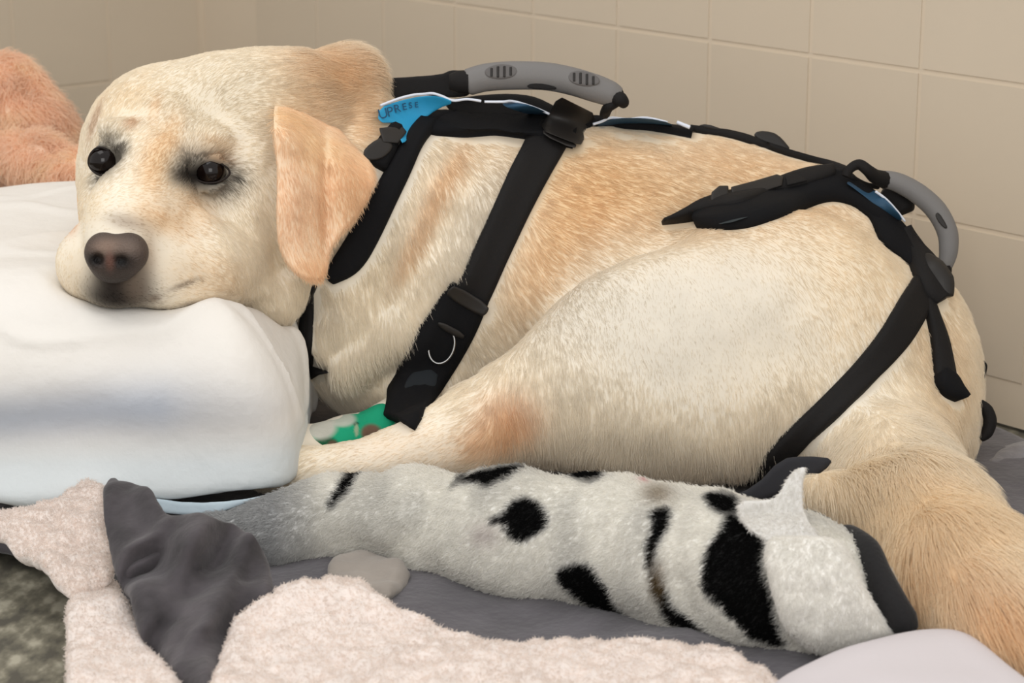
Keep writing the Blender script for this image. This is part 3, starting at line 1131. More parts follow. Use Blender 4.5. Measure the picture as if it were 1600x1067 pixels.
W3, Q3, _ = slab([(1461, 334), (1467, 331), (1480, 352), (1480, 358), (1474, 356), (1464, 344)], lambda px, py, w_: cam_pt(px, py, R2 - .0085 + w_ * 2 / F_PX), 1.6, 1.6, 1, 1)
link('grip_window', make_mesh('grip_window', W3, Q3), M_plastic, hh_)
tube('handle_loop', [P(1322, 276, 2.06), P(1328, 264, 2.06), P(1342, 257, 2.06), P(1356, 266, 2.06), P(1368, 276, 2.07), P(1382, 281, R2)], [.004, .0045, .005, .0055, .007, .0085], M_web, hh_, seg=10)
tube('handle_loop', [P(1330, 276, 2.07), P(1352, 288, 2.08), P(1372, 292, 2.09)], .0025, M_web, hh_, seg=8)
tube('handle_loop', [P(1474, 418, R2), P(1474, 426, R2), P(1462, 424, 2.09), P(1440, 392, 2.09), P(1420, 365, 2.08)], [.008, .007, .0055, .006, .006], M_web, hh_, seg=10)
tube('rear_roll', [P(1378, 300, 2.1), P(1398, 312, 2.1), P(1412, 326, 2.1), P(1416, 334, 2.1)], [.008, .0125, .0125, .006], M_web, hh_, seg=12)
ribbon('rump_webbing', [(1410, 358, 26), (1428, 388, 34), (1444, 424, 40), (1456, 456, 40), (1466, 474, 26)], M_web, hh_, thick=.006, lift=.008, D=2.06)
tube('rump_buckle', [on_body(1436, 416, .009, 2.06), on_body(1446, 434, .012, 2.06), on_body(1458, 452, .012, 2.06), on_body(1468, 472, .008, 2.06)], [.008, .0115, .012, .008], M_plastic, hh_, seg=10, flat=.6, sub=4)
ribbon('thigh_strap', [(1444, 446, 44), (1424, 480, 48), (1392, 532, 46), (1348, 585, 43), (1298, 636, 42), (1254, 676, 40), (1220, 706, 34), (1192, 738, 28), (1178, 756, 22)], M_web, hh_, thick=.003, lift=.004, D=1.99, cross=7)
ribbon('strap_tail', [(1446, 470, 14), (1456, 500, 17), (1466, 536, 24), (1471, 570, 28), (1474, 588, 27)], M_web, hh_, thick=.003, lift=.005, D=2.02)
ribbon('strap_tail', [(1464, 584, 12), (1472, 596, 28), (1484, 612, 25), (1496, 624, 12)], M_padm, hh_, thick=.006, lift=.007, D=2.02)
tube('rump_cord', [P(1478, 440, 2.07), P(1490, 460, 2.07), P(1500, 480, 2.07), P(1512, 500, 2.07), P(1522, 530, 2.06), P(1530, 552, 2.06)], [.002, .0042, .0036, .0045, .003, .0015], M_web, hh_, seg=8)
tube('rump_cord', [P(1531, 562, 2.05), P(1537, 572, 2.05), P(1535, 592, 2.05)], [.002, .0035, .002], M_web, hh_, seg=8)
tube('tail_loop', [P(1531, 628, 2.03), P(1542, 640, 2.03), P(1547, 658, 2.03), P(1542, 676, 2.03), P(1532, 686, 2.03)], [.003, .0055, .0062, .0055, .003], M_web, hh_, seg=10)
print('harness', round(time.time() - T0, 1))

# ------------------------------------------------------------------ green bandage on the foreleg
bd = SDF()
bd.chain([(640, 660, 2.015, 40), (600, 675, 2.005, 41), (540, 692, 1.985, 39), (490, 701, 1.965, 38)], k=.01)
bdf = lambda q: bd(q) + vnoise(q, .012, 3) * .0012
Vb, Qb = iso_banded(bdf, cc(430, 770, 1.98) * (1, 1, 0) + (0, 0, 1.92), cc(700, 600, 1.98) * (1, 1, 0) + (0, 0, 2.08), .0018, 2)
Wb = c2w(Vb)
a_, b_, c_ = Wb[Qb[:, 0]], Wb[Qb[:, 1]], Wb[Qb[:, 2]]
if np.einsum('ij,ij->', np.cross(b_ - a_, c_ - a_), a_ - Wb.mean(0)) < 0:
    Qb = Qb[:, ::-1]
me = make_mesh('leg_bandage', Wb, Qb)
bx_, by_, _ = to_px(Wb)
cb = np.tile(lin((24, 158, 118)), (len(Wb), 1))
for (x, y, rx, ry, rgb) in ((580, 676, 19, 16, (112, 88, 72)), (604, 687, 6, 6, (112, 88, 72)), (556, 662, 6, 4, (10, 90, 66)), (557, 672, 4, 12, (150, 170, 140)), (508, 694, 24, 14, (20, 84, 54)), (520, 696, 10, 10, (92, 78, 62)), (628, 672, 14, 22, (226, 210, 200)), (640, 690, 18, 14, (226, 210, 200)), (534, 655, 26, 14, (176, 184, 172)), (500, 668, 30, 22, (190, 190, 180))):
    m_ = np.clip(3 - 3 * np.sqrt(((bx_ - x) / rx) ** 2 + ((by_ - y) / ry) ** 2), 0, 1)
    cb += (lin(rgb) - cb) * m_[:, None]
set_col(me, cb)
o = link('leg_bandage', me, M_band, None)
o['label'] = 'green wrap bandage with brown paw spots on the foreleg, beside the cushion'
o['category'] = 'bandage'

# ------------------------------------------------------------------ hair


def hairs(name, W, Fq, N, colf, lenf, dirf, count, rad, parent, material, keep=None, curl=0.0, normal_lift=.24, pts=5, seed=1, **props):
    r = np.random.default_rng(seed)
    a, b, c, d = (W[Fq[:, i]] for i in range(4))
    ar = np.linalg.norm(np.cross(c - a, d - b), axis=1) / 2
    if keep is not None:
        ar = ar * keep
    pr = ar / ar.sum()
    fi = r.choice(len(Fq), count, p=pr)
    u, v = r.random(count)[:, None], r.random(count)[:, None]
    root = (a[fi] * (1 - u) + b[fi] * u) * (1 - v) + (d[fi] * (1 - u) + c[fi] * u) * v
    nq = N[Fq[fi]]
    no = (nq[:, 0] * (1 - u) + nq[:, 1] * u) * (1 - v) + (nq[:, 3] * (1 - u) + nq[:, 2] * u) * v
    no /= np.linalg.norm(no, axis=1)[:, None] + 1e-9
    fl = dirf(root)
    fl = fl + np.stack([vnoise(root, .018, s) for s in (11, 12, 13)], 1) * .22 + r.normal(0, .09, (count, 3))
    tg = fl - (fl * no).sum(1)[:, None] * no
    tg /= np.linalg.norm(tg, axis=1)[:, None] + 1e-9
    L = lenf(root) * r.uniform(.65, 1.25, count)
    lift = normal_lift * r.uniform(.6, 1.5, count)
    Pp = np.zeros((count, pts, 3), np.float32)
    cur = root - no * .0006
    Pp[:, 0] = cur
    dirn = tg + no * (lift * 1.6)[:, None]
    seg = (L / (pts - 1))[:, None]
    jit = r.normal(0, 1, (count, 3))
    for k in range(1, pts):
        t = k / (pts - 1)
        dirn = tg + no * (lift * (1.7 - 1.9 * t))[:, None] + jit * (.08 + curl) * t + np.array([0, 0, -.25]) * t * (L / .03)[:, None]
        if curl:
            dirn = dirn + r.normal(0, curl, (count, 3))
        dirn /= np.linalg.norm(dirn, axis=1)[:, None]
        cur = cur + dirn * seg
        Pp[:, k] = cur
    hc = bpy.data.hair_curves.new(name)
    hc.add_curves([pts] * count)
    hc.points.foreach_set('position', Pp.reshape(-1))
    ra = hc.attributes.get('radius') or hc.attributes.new('radius', 'FLOAT', 'POINT')
    prof = np.array([1, .95, .8, .55, .12]) if pts == 5 else np.linspace(1, .15, pts)
    ra.data.foreach_set('value', (np.tile(prof, count) * rad).astype(np.float32))
    ca = hc.attributes.new('col', 'FLOAT_COLOR', 'CURVE')
    col = np.ones((count, 4), np.float32)
    col[:, :3] = colf(root) * r.uniform(.93, 1.07, count)[:, None]
    ca.data.foreach_set('color', np.clip(col, 0, 1).ravel())
    hc.materials.append(material)
    o = bpy.data.objects.new(name, hc)
    COL.objects.link(o)
    if parent is not None:
        o.parent = parent
        o.matrix_parent_inverse = Matrix.Translation(-parent.location)
    for k_, v_ in props.items():
        o[k_] = v_
    return o


def vnormals(W, Fq):
    n = np.zeros((len(W), 3))
    f = np.cross(W[Fq[:, 2]] - W[Fq[:, 0]], W[Fq[:, 3]] - W[Fq[:, 1]])
    for i in range(4):
        np.add.at(n, Fq[:, i], f)
    return n / (np.linalg.norm(n, axis=1)[:, None] + 1e-12)


# flow field: (px,py,D,radius,(dx right, dy up, dd away))
FLOW = [(180, 400, 1.88, 60, (.9, -.1, .4)), (140, 430, 1.88, 50, (-.3, -.8, .3)), (290, 420, 1.9, 90, (1, -.35, .1)), (235, 300, 1.9, 60, (.15, 1, .3)), (300, 180, 1.93, 110, (.45, .9, .3)),
        (400, 200, 1.95, 90, (1, .1, .2)), (400, 340, 1.95, 100, (.5, -1, .1)), (170, 320, 1.92, 50, (-.3, -.8, .3)), (520, 150, 2.02, 100, (1, .35, 0)), (440, 450, 1.98, 90, (.4, -1, 0)),
        (620, 330, 2.0, 150, (.35, -1, 0)), (560, 550, 2.0, 150, (.3, -1, 0)), (760, 330, 1.98, 140, (.3, -1, 0)), (1000, 280, 2.0, 250, (1, -.35, 0)), (1250, 330, 2.02, 180, (1, -.7, 0)),
        (1100, 520, 1.93, 250, (.2, -1, 0)), (850, 640, 1.9, 110, (.15, -1, 0)), (620, 700, 1.9, 130, (-1, -.25, 0)), (1400, 550, 2.0, 160, (.35, -1, 0)), (1000, 720, 1.9, 160, (-.1, -1, -.1)), (1200, 700, 1.92, 130, (.1, -1, 0)),
        (1280, 770, 1.88, 60, (-1, -.15, -.3)), (1400, 800, 1.82, 100, (.4, -1, -.6)), (1500, 900, 1.68, 130, (.75, -1, -.5)), (1600, 980, 1.6, 120, (.8, -1, -.3)),
        (700, 670, 1.9, 80, (-1, -.4, 0))]
fc = np.array([cc(a, b, c) for a, b, c, r, d in FLOW])
fr = np.array([r * c / F_PX for a, b, c, r, d in FLOW])
fd = np.array([np.array(d) / np.linalg.norm(d) for a, b, c, r, d in FLOW])


def flow(W):
    q = w2c(W)
    out = np.zeros_like(q)
    for c, r, d in zip(fc, fr, fd):
        wgt = 1 / (1e-4 + (((q - c) ** 2).sum(1) / r ** 2) ** 2)
        out += wgt[:, None] * d
    out /= np.linalg.norm(out, axis=1)[:, None] + 1e-9
    return np.stack([out[:, 0], CP * out[:, 2] + SP * out[:, 1], -SP * out[:, 2] + CP * out[:, 1]], 1)


LENS = [(300, 240, 1.95, 230, .0065), (190, 400, 1.86, 110, .0035), (420, 400, 1.97, 100, .010), (520, 150, 2.02, 110, .017), (560, 100, 2.05, 60, .022), (600, 180, 2.05, 40, .016),
        (620, 400, 2.0, 180, .015), (560, 600, 2.0, 120, .02), (1000, 280, 2.0, 260, .011), (1100, 480, 1.93, 230, .0045), (1300, 430, 2.0, 150, .008),
        (850, 660, 1.9, 100, .018), (1000, 720, 1.9, 120, .022), (1170, 720, 1.92, 90, .024), (620, 700, 1.9, 130, .006), (1400, 600, 2.0, 120, .014), (1250, 640, 1.93, 80, .014),
        (1300, 770, 1.87, 80, .030), (1400, 790, 1.82, 100, .036), (1500, 900, 1.68, 120, .046), (1600, 980, 1.61, 120, .05)]
lc = np.array([cc(a, b, c) for a, b, c, r, d in LENS])
lr = np.array([r * c / F_PX for a, b, c, r, d in LENS])


def hlen(W):
    q = w2c(W)
    num = np.zeros(len(q))
    den = np.zeros(len(q))
    for c, r, (_, _, _, _, L) in zip(lc, lr, LENS):
        wgt = 1 / (1e-4 + (((q - c) ** 2).sum(1) / r ** 2) ** 2)
        num += wgt * L
        den += wgt
    return num / den


# keep: facing the room, not under straps, not inside nose/eyes/ears
vd = Wd - np.array([0, 0, CAM_H])
vd /= np.linalg.norm(vd, axis=1)[:, None]
keepv = ((dog_no * vd).sum(1) < .45).astype(float)
SV = np.concatenate(STRAP_V)
kd = KDTree(len(SV))
for i, p in enumerate(SV.tolist()):
    kd.insert(p, i)
kd.balance()
for i in np.nonzero(keepv)[0]:
    if kd.find(Wd[i])[2] < .0050:
        keepv[i] = 0
qd = w2c(Wd)
for ex, ey, eD, er in ((329, 270, 1.91, 22), (161, 254, 1.897, 20), (180, 392, 1.845, 44), (178, 424, 1.85, 26)):
    keepv[np.linalg.norm(qd - cc(ex, ey, eD), axis=1) < er * eD / F_PX] = 0
keepv[(bd(qd) < .012) & (to_px(Wd)[0] < 660)] = 0
keepf = keepv[Q].min(1)
# denser on the head, sparser on the far side
hd = np.linalg.norm(qd - cc(300, 280, 1.95), axis=1)[Q].mean(1)
tl = np.linalg.norm(qd - cc(1460, 860, 1.77), axis=1)[Q].mean(1)
keepf = keepf * (1 + 1.3 * np.exp(-(hd / .13) ** 2) + .9 * np.exp(-(tl / .12) ** 2))
hairs('coat', Wd, Q, dog_no, coat_col, hlen, flow, 290000, .00019, dog_obj, M_fur, keep=keepf, kind='stuff')
# ear velvet
hairs('ear_hair', We, Qe, vnormals(We, Qe), earcol, lambda p: np.full(len(p), .0085), lambda p: np.tile(np.array([.1, 0, -1.0]), (len(p), 1)), 26000, .0002, dog_obj, M_fur, seed=3, normal_lift=.2, kind='stuff')
print('hair', round(time.time() - T0, 1))

# ------------------------------------------------------------------ spotted fleece bolster
bo = SDF()
BOL = [(330, 842, 42), (420, 838, 48), (520, 814, 59), (640, 816, 73), (800, 834, 92), (950, 852, 94), (1080, 878, 102), (1200, 908, 102), (1290, 932, 90), (1348, 950, 66)]


def rollD(py, r, zb=.012):
    return (CAM_H - zb) / (SP + CP * (py - CY) / F_PX + r / F_PX)


OLD = [1.99, 1.98, 1.965, 1.94, 1.91, 1.885, 1.86, 1.835, 1.815, 1.80]
BD = [rollD(y, r) for x, y, r in BOL]
bshift = lambda px: float(np.interp(px, [b_[0] for b_ in BOL], [n_ - o_ for n_, o_ in zip(BD, OLD)]))
bo.chain([(x, y, d, r) for (x, y, r), d in zip(BOL, BD)], k=.03)
for cut in ([(1085, 745, 1.86, 9), (1020, 860, 1.79, 8), (1060, 960, 1.80, 9)], [(590, 735, 1.93, 8), (560, 810, 1.88, 9), (540, 860, 1.9, 9)], [(700, 740, 1.9, 6), (660, 800, 1.875, 8), (600, 880, 1.9, 8)]):
    bo.chain([(x, y, d + bshift(x), r) for x, y, d, r in cut], mode=-1, k=.025)


def bof(q):
    return bo(q) + vnoise(q, .05, 21) * .004 + vnoise(q, .018, 22) * .0014


Vo, Qo = iso_banded(bof, (-.32, -.28, 1.52), (.36, -.06, 2.0), .0032, 3)
Wo = c2w(Vo)
a_, b_, c_ = Wo[Qo[:, 0]], Wo[Qo[:, 1]], Wo[Qo[:, 2]]
if np.einsum('ij,ij->', np.cross(b_ - a_, c_ - a_), a_ - Wo.mean(0)) < 0:
    Qo = Qo[:, ::-1]
SPOTS = [
    [(768, 815), (786, 802), (800, 782), (825, 776), (848, 784), (862, 805), (856, 828), (835, 840), (805, 840), (788, 828), (790, 816)],
    [(706, 764), (724, 744), (760, 734), (826, 730), (800, 744), (776, 752), (762, 760), (745, 748), (722, 756)],
    [(872, 728), (930, 726), (952, 738), (938, 750), (905, 750), (884, 742)],
    [(514, 792), (524, 768), (548, 742), (570, 738), (556, 756), (536, 776), (522, 796)],
    [(872, 886), (900, 880), (930, 882), (942, 905), (960, 935), (990, 972), (960, 968), (920, 945), (892, 925), (876, 905)],
    [(1022, 800), (1050, 788), (1048, 820), (1030, 850), (1022, 880), (1030, 900), (1050, 940), (1090, 978), (1130, 1000), (1070, 985), (1040, 965), (1022, 920), (1008, 860), (1018, 830)],
    [(1150, 800), (1196, 838), (1194, 880), (1208, 930), (1222, 985), (1240, 1010), (1190, 1005), (1140, 960), (1105, 925), (1100, 880), (1112, 850), (1132, 820)],
    [(1098, 768), (1150, 772), (1160, 800), (1140, 806), (1118, 792)],
    [(720, 722), (740, 708), (752, 712), (742, 726)],
]
WHITE_F = (238, 236, 230)


def spot_col(W):
    px, py, D = to_px(W)
    p = np.stack([px, py], 1)
    c = np.tile(lin(WHITE_F), (len(W), 1))
    c *= (1 - .22 * np.clip(vnoise(W * (1, 1, .5), .03, 31), 0, 1))[:, None]
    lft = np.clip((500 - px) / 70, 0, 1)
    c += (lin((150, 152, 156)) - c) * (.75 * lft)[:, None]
    jx = vnoise(W, .012, 33) * 5
    # spots live on the room side of the roll; the far side carries its own
    dark = np.zeros(len(W))
    for s in SPOTS:
        dd = poly2d(p, smooth_poly(s, 1)) + jx
        dark = np.maximum(dark, np.clip(.55 - dd / 9, 0, 1))
    far = np.clip(vnoise(W, .06, 35) * 6 - 2.4, 0, 1)
    front = D < np.interp(px, [b_[0] for b_ in BOL], BD) + .012
    dark = np.where(front, dark, far)
    c += (lin((20, 20, 20)) - c) * dark[:, None]
    for x, y, rx, ry, rgb, st in ((1032, 772, 22, 14, (150, 134, 110), .7), (1013, 750, 8, 5, (216, 110, 124), .8), (1030, 905, 12, 30, (112, 92, 62), .8), (760, 835, 22, 18, (206, 196, 194), .5)):
        m_ = st * np.exp(-(((px - x) / rx) ** 2 + ((py - y) / ry) ** 2)) * front
        c += (lin(rgb) - c) * m_[:, None]
    return np.clip(c, 0, 1)


bolster = empty('spotted_bolster', (0.05, 1.85, 0), 'white fleece bolster with black cow spots lying in front of the dog', 'bolster')
me = make_mesh('cover', Wo, Qo)
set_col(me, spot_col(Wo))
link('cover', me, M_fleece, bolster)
No = vnormals(Wo, Qo)
vo = Wo - np.array([0, 0, CAM_H])
vo /= np.linalg.norm(vo, axis=1)[:, None]
kf = ((No * vo).sum(1) < .35).astype(float)[Qo].min(1)
hairs('fleece_pile', Wo, Qo, No, spot_col, lambda p: np.full(len(p), .0065), lambda p: np.tile(np.array([-.7, 0, -.5]), (len(p), 1)), 90000, .00028, bolster, M_fibre, keep=kf, curl=.25, normal_lift=.7, seed=5, kind='stuff')
# black binding round the right end
sb = bshift(1360)
tube('binding', [P(1300, 842, 1.70), P(1326, 846, 1.675), P(1352, 868, 1.655), P(1370, 904, 1.64), P(1390, 942, 1.63), P(1408, 970, 1.628), P(1420, 984, 1.63)], [.008, .013, .0155, .015, .0155, .015, .009], M_binding, bolster, seg=14, flat=.75)
tube('binding', [P(1240, 806, 1.735), P(1258, 816, 1.725), P(1284, 830, 1.71), P(1308, 842, 1.70)], [.006, .011, .012, .008], M_binding, bolster, seg=12, flat=.6)
CAPO = [(1196, 842), (1240, 838), (1308, 840), (1330, 870), (1350, 920), (1385, 975), (1400, 998), (1340, 1016), (1280, 1024), (1228, 985), (1210, 930), (1198, 880)]


def capmap(px, py, w_):
    D = 1.752 + bshift(1290) + ((px - 1290) / 130) ** 2 * .012 + ((py - 925) / 90) ** 2 * .016
    return cam_pt(px, py, D + w_ * 1.75 / F_PX + .0015 * vnoise(np.stack([px, py, px * 0], 1), 22, 3))


W3, Q3, p3 = slab(CAPO, capmap, 14, 24, 3.5)
me = make_mesh('end_cap', W3, Q3)
set_col(me, np.tile(lin((238, 236, 231)), (len(W3), 1)))
link('end_cap', me, M_fleece, bolster, label='plain white fleece end')
hairs('end_cap_pile', W3, Q3, vnormals(W3, Q3), lambda p: np.tile(lin((238, 236, 231)), (len(p), 1)), lambda p: np.full(len(p), .005), lambda p: np.tile(np.array([-.2, 0, -1.0]), (len(p), 1)), 16000, .00025, bolster, M_fibre, curl=.25, normal_lift=.7, seed=6, kind='stuff')
# pointed white cloth flap and dark cloth tucked behind
FLAP = [(1150, 782), (1196, 782), (1216, 776), (1232, 742), (1262, 724), (1252, 760), (1256, 806), (1290, 852), (1250, 862), (1205, 850), (1160, 820)]
BBV = BVHTree.FromPolygons([tuple(v) for v in Wo.tolist()], Qo.tolist())


def rollhit(px, py):
    loc, no, i, dist = BBV.ray_cast(CAMV, (P(px, py, 1.0) - CAMV).normalized())
    return to_px(np.array(loc))[2] if loc is not None else None


gpy = np.arange(800, 869, 6)
gD_ = np.array([np.median([d for d in (rollhit(x, y) for x in (1160, 1190, 1220, 1250)) if d is not None] or [BD[7]]) for y in gpy])
gD_ = np.convolve(np.r_[gD_[0], gD_, gD_[-1]], np.ones(3) / 3, 'valid')
W3, Q3, _ = slab(FLAP, lambda px, py, w_: cam_pt(px, py, np.interp(py, gpy, gD_) - .009 + .002 * np.sin(px * .06 + py * .03) + w_ * 1.8 / F_PX), 4, 4, 2.5, 1)
me = make_mesh('cloth_flap', W3, Q3)
set_col(me, np.tile(lin((216, 214, 210)), (len(W3), 1)))
link('cloth_flap', me, M_fleece, bolster, label='pointed white cloth flap')
hairs('cloth_flap_pile', W3, Q3, vnormals(W3, Q3), lambda p: np.tile(lin((232, 230, 226)), (len(p), 1)), lambda p: np.full(len(p), .004), lambda p: np.tile(np.array([-.3, 0, -1.0]), (len(p), 1)), 5000, .00025, bolster, M_fibre, curl=.25, normal_lift=.7, seed=16, kind='stuff')
W3, Q3, _ = slab([(1220, 716), (1260, 712), (1304, 716), (1290, 735), (1262, 750), (1226, 770), (1180, 786), (1130, 780), (1180, 760)], lambda px, py, w_: cam_pt(px, py, 1.815 + w_ * 1.8 / F_PX), 8, 8, 3, 1)
link('dark_lining', make_mesh('dark_lining', W3, Q3), mat('dark_lining_cloth', (44, 44, 48), rough=.95), bolster)
print('bolster', round(time.time() - T0, 1))

# ------------------------------------------------------------------ cushion
CB = np.array([-.450, 2.035, .098])
HB = np.array([.268, .280, .135])


def cushf(W):
    x, y, z = W[:, 0], W[:, 1], W[:, 2]
    r1, r = .055, .105
    d2 = np.abs(W[:, :2] - CB[:2]) - (HB[:2] - r1)
    dxy = np.linalg.norm(np.maximum(d2, 0), axis=1) + np.minimum(d2.max(1), 0) - r1 + r
    dz = np.abs(z - CB[2]) - HB[2] + r
    f = np.sqrt(np.maximum(dxy, 0) ** 2 + np.maximum(dz, 0) ** 2) + np.minimum(np.maximum(dxy, dz), 0) - r
    f = smax(f, (x + .199) * .838 + (z - .206) * .546, .05)
    f += vnoise(W, .16, 41) * .010 + vnoise(W, .06, 42) * .004 - .004 * np.maximum(0, 1 - np.abs(vnoise(W, .09, 43)) * 5)
    # crease along the front face
    e = W - np.array([-.40, 1.755, .108])
    k = np.exp(-((e[:, 0] / .2) ** 2 + (e[:, 1] / .05) ** 2 + (e[:, 2] / .035) ** 2))
    f += .026 * k
    zc = .060 + .004 * np.sin(x * 24 + 1.2) + .003 * np.sin(x * 51)
    f = smax(f, zc - z, .012)
    return f


def cush_with_head(W):
    f = cushf(W)
    q = w2c(W)
    sel = np.nonzero((f < .05) & (W[:, 2] > .1))[0]
    if len(sel):
        dg = dog(q[sel])
        f[sel] = smax(f[sel], -(dg - .001), .02)
    return f


Vc, Qc = iso_banded(cush_with_head, (-.76, 1.72, .02), (-.10, 2.42, .30), .0045, 3)
a_, b_, c_ = Vc[Qc[:, 0]], Vc[Qc[:, 1]], Vc[Qc[:, 2]]
if np.einsum('ij,ij->', np.cross(b_ - a_, c_ - a_), a_ - Vc.mean(0)) < 0:
    Qc = Qc[:, ::-1]
cushion = empty('cushion', (-.435, 2.075, .06), 'large white cotton cushion under the dog head at the left', 'cushion')
me = make_mesh('cushion_cover', Vc, Qc)
cc_ = np.tile(lin((232, 228, 222)), (len(Vc), 1))
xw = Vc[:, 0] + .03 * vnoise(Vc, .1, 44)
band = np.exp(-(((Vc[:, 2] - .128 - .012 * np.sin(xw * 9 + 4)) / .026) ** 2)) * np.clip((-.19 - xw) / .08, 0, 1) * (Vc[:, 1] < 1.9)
cc_ += (lin((166, 180, 202)) - cc_) * band[:, None] * .65  # pale blue tint of the cover, with shade below the bulge painted in
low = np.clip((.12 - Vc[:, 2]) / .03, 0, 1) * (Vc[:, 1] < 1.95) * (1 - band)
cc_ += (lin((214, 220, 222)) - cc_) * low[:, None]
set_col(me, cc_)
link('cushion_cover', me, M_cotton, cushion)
# lower hem layer, pale blue
HEM = [(175, 770), (240, 778), (300, 786), (370, 782), (430, 770), (474, 766), (470, 780), (440, 778), (410, 776), (375, 790), (340, 802), (300, 806), (240, 800), (190, 790)]
W3, Q3, _ = slab(HEM, lambda px, py, w_: cam_pt(px, py, 1.862 + .004 * np.sin(px * .05) + w_ * 1.8 / F_PX), 4, 4, 2.5, 1)
me = make_mesh('hem', W3, Q3)
set_col(me, np.tile(lin((186, 202, 212)), (len(W3), 1)))
link('hem', me, M_cotton, cushion, label='pale blue under hem')
print('cushion', round(time.time() - T0, 1))

# ------------------------------------------------------------------ blankets on the floor


def cloth(name, outline, zf, m, parent, half=10, edge=14, step=5, zs=2.0 / F_PX, noise=(.05, .006, .02, .002), seed=50, smooth=2, pile=None, **props):
    def mp(px, py, w_):
        z = zf(px, py)
        B = floor_pt(px, py, z)
        n = vnoise(B, noise[0], seed) * noise[1] + vnoise(B, noise[2], seed + 1) * noise[3]
        # thickness and folds act vertically
        B[:, 2] += n - w_ * zs * 1.0
        return B
    W3, Q3, p3 = slab(outline, mp, half, edge, step, smooth)
    o = link(name, make_mesh(name, W3, Q3), m, parent, **props)
    if pile:
        cnt, L, rad, rgb = pile
        N3 = vnormals(W3, Q3)
        hairs(name + '_pile', W3, Q3, N3, lambda p: np.clip(np.tile(lin(rgb), (len(p), 1)) * (1 + .06 * vnoise(p, .01, 60)[:, None]), 0, 1), lambda p: np.full(len(p), L), lambda p: np.tile(np.array([.3, -.5, .2]), (len(p), 1)), cnt, rad, parent, M_fibre, keep=(N3[:, 2] > -.1).astype(float)[Q3].min(1), curl=.6, normal_lift=.9, seed=seed, kind='stuff')
    return o


def grid_cloth(name, poly, zf, m, step=.012, thick=.02, **props):
    """large blanket on the floor, outline in world x,y"""
    poly = np.array(poly)
    W3, Q3, p3 = slab(poly, lambda x, y, w_: np.stack([x, y, zf(np.stack([x, y, x * 0], 1)) + w_ + thick / 2], 1), thick / 2, thick / 2, step, 2)
    return link(name, make_mesh(name, W3, Q3), m, None, **props)


base = [floor_pt(x, y, .01)[:2] for x, y in ((-320, 850), (0, 858), (70, 885), (150, 965), (250, 1075), (420, 1180), (1100, 1200), (1900, 1150))]
pR = np.array([X0, Y0]) + NR * .03
base += [pR - DR * .25, pR + DR * .45, np.array([-.25, 2.75]), np.array([-.75, 2.55])]
gb = grid_cloth('grey_plush_blanket', base, lambda p: vnoise(p, .09, 51) * .006 + vnoise(p, .035, 52) * .003 + .002, M_dplush, label='dark grey plush blanket spread flat under the dog and bolster', category='blanket')

throw = empty('sherpa_throw', tuple(floor_pt(600, 1000, 0)), 'pale pink sherpa throw with grey plush reverse, crumpled along the front', 'blanket')
SH = (238, 228, 221)
cloth('sherpa_side', [(290, 1330), (310, 1180), (334, 1062), (345, 1030), (358, 1000), (378, 968), (400, 955), (432, 938), (470, 920), (515, 900), (540, 906), (575, 925), (590, 942), (620, 955), (660, 975), (700, 988), (770, 1000), (850, 1005), (950, 1010), (1040, 1012), (1100, 1020), (1160, 1035), (1200, 1056), (1280, 1130), (1180, 1320)],
      lambda px, py: .040 + .014 * np.exp(-((py - 940) / 40) ** 2) + 0 * px, M_sherpa, throw, half=22, edge=30, step=5, noise=(.05, .007, .010, .0045), seed=71, pile=(40000, .0045, .0003, SH))
cloth('sherpa_side', [(-60, 800), (0, 806), (50, 800), (90, 778), (130, 760), (160, 754), (166, 800), (172, 850), (182, 905), (150, 914), (120, 924), (98, 926), (70, 895), (40, 868), (0, 842), (-60, 825)],
      lambda px, py: .052 + .0002 * (850 - py) + 0 * px, M_sherpa, throw, half=16, edge=22, step=4, noise=(.03, .005, .010, .004), seed=75, pile=(9000, .0045, .0003, (239, 229, 222)))
cloth('sherpa_side', [(102, 960), (112, 928), (140, 910), (182, 904), (196, 945), (218, 985), (250, 1035), (300, 1090), (300, 1290), (120, 1260), (104, 1080)],
      lambda px, py: .030 + 0 * px, M_sherpa, throw, half=18, edge=26, step=4, noise=(.05, .005, .012, .003), seed=79, pile=(9000, .0045, .0003, SH))


def zplush(px, py):
    return np.interp(py, [740, 800, 860, 930, 1000, 1100], [.098, .088, .074, .050, .036, .02]) + .010 * np.exp(-((px - 270 - (py - 750) * .2) / 50) ** 2) + .007 * np.sin((px * .8 + py) * .045) * np.clip((py - 770) / 40, 0, 1) * np.sin(px * .03 + 1)


cloth('plush_side', [(160, 770), (164, 748), (178, 742), (198, 758), (226, 782), (285, 802), (330, 808), (362, 820), (392, 850), (415, 885), (428, 925), (426, 945), (402, 956), (380, 970), (362, 1000), (346, 1036), (332, 1090), (290, 1090), (262, 1045), (232, 1005), (206, 962), (188, 915), (172, 860), (162, 810)],
      zplush, M_plush, throw, half=14, edge=24, step=4, noise=(.05, .014, .02, .004), seed=83, label='grey plush reverse side turned up')
cloth('rolled_corner', [(508, 898), (520, 872), (548, 864), (600, 872), (644, 894), (632, 914), (604, 942), (560, 926), (526, 908)],
      lambda px, py: .030 + 0 * px, mat('taupe_plush', (150, 142, 134), rough=.95, bump=.3, bscale=200, sheen=.2, var=.1), throw, half=16, edge=20, step=3, noise=(.03, .006, .01, .002), seed=87, smooth=1, label='rolled taupe corner')
o = cloth('white_sheet', [(1190, 1090), (1212, 1062), (1262, 1040), (1320, 1018), (1390, 998), (1452, 988), (1500, 990), (1540, 1012), (1590, 1050), (1760, 1180), (1700, 1420), (1250, 1440), (1130, 1200)],
          lambda px, py: .050 + 0 * px, M_sheet, None, half=24, edge=40, step=5, noise=(.09, .006, .03, .001), seed=91)
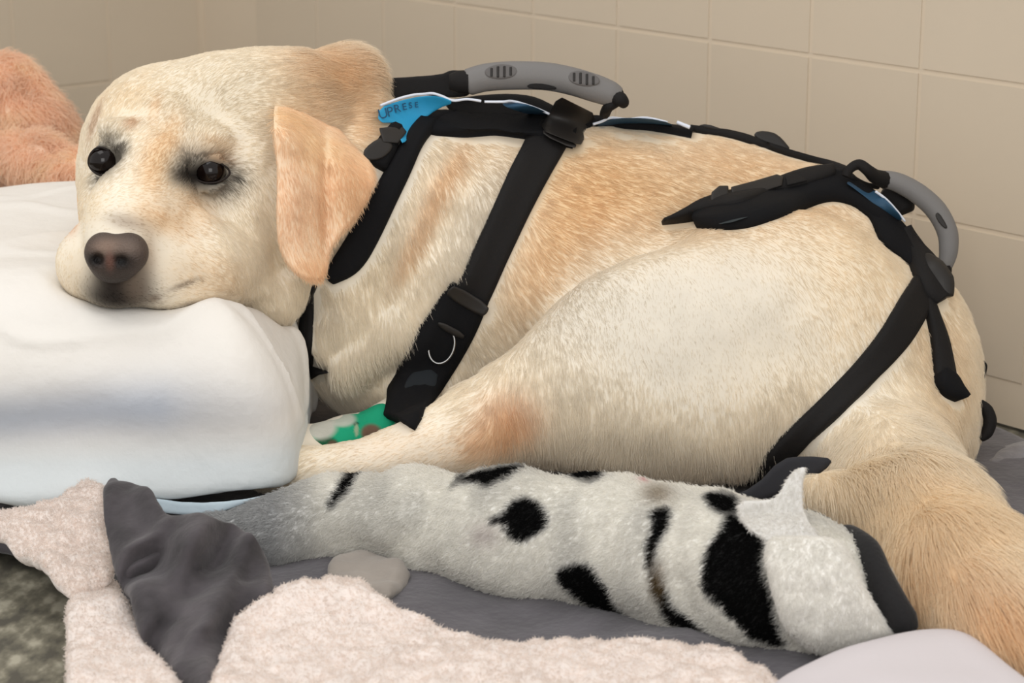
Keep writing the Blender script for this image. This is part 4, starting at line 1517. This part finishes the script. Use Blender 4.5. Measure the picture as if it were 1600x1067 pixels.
o['label'] = 'plain white sheet edge in the near right corner under the tail'
o['category'] = 'sheet'
# grey fleece heap against the wall
hp = SDF()
hp.ell(1585, 735, 2.12, 58, 48, 60, k=.02)
hp.ell(1610, 800, 2.02, 62, 42, 60, k=.02)
hp.ell(1660, 740, 2.12, 80, 60, 70, k=.02)
hp.ell(1560, 760, 2.08, 40, 36, 50, k=.02)
hpf = lambda q: hp(q) + vnoise(q, .03, 95) * .005 + vnoise(q, .012, 96) * .002
Vh, Qh = iso_banded(hpf, cc(1490, 880, 2.05) * (1, 1, 0) + (0, 0, 1.94), cc(1760, 650, 2.1) * (1, 1, 0) + (0, 0, 2.22), .003, 3)
Wh = c2w(Vh)
a_, b_, c_ = Wh[Qh[:, 0]], Wh[Qh[:, 1]], Wh[Qh[:, 2]]
if np.einsum('ij,ij->', np.cross(b_ - a_, c_ - a_), a_ - Wh.mean(0)) < 0:
    Qh = Qh[:, ::-1]
o = link('fleece_bundle', make_mesh('fleece_bundle', Wh, Qh), mat('grey_fleece', (128, 125, 127), rough=1, bump=.5, bscale=150, var=.15, vscale=30, sheen=.3, dist=.004), None)
o['label'] = 'bunched grey fleece between the tail and the wall at right'
o['category'] = 'blanket'

# ------------------------------------------------------------------ plush toy behind the cushion
ty = SDF()
ty.ell(0, 190, 2.50, 78, 98, 70, k=.03)
ty.ell(60, 225, 2.50, 55, 75, 60, k=.03)
ty.ell(-60, 240, 2.50, 90, 80, 80, k=.03)
ty.chain([(10, 245, 2.44, 28), (60, 255, 2.40, 38), (120, 285, 2.38, 40), (180, 300, 2.38, 36)], k=.012)
ty.chain([(-60, 275, 2.42, 36), (-10, 262, 2.42, 30)], k=.012)
tyf = lambda q: ty(q) + vnoise(q, .03, 97) * .003
Vt, Qt = iso_banded(tyf, cc(-170, 350, 2.45) * (1, 1, 0) + (0, 0, 2.30), cc(240, 70, 2.45) * (1, 1, 0) + (0, 0, 2.60), .004, 3)
Wt = c2w(Vt)
a_, b_, c_ = Wt[Qt[:, 0]], Wt[Qt[:, 1]], Wt[Qt[:, 2]]
if np.einsum('ij,ij->', np.cross(b_ - a_, c_ - a_), a_ - Wt.mean(0)) < 0:
    Qt = Qt[:, ::-1]
toy = empty('plush_toy', tuple(P(40, 300, 2.45)), 'shaggy orange plush toy at the left edge behind the dog head', 'plush toy')
toycol = lambda p: np.clip(np.tile(lin((252, 224, 200)), (len(p), 1)) * (1 + .12 * vnoise(p, .02, 98)[:, None]), 0, 1)
me = make_mesh('toy_body', Wt, Qt)
set_col(me, toycol(Wt))
link('toy_body', me, M_coat, toy)
hairs('toy_fur', Wt, Qt, vnormals(Wt, Qt), toycol, lambda p: np.full(len(p), .022), lambda p: np.stack([.3 + vnoise(p, .02, 71), -.2 + 0 * p[:, 0], -1 + vnoise(p, .02, 72)], 1), 30000, .0004, toy, M_fibre, curl=.3, normal_lift=1.0, seed=9, kind='stuff')
print('done', round(time.time() - T0, 1), round(zA, 3))
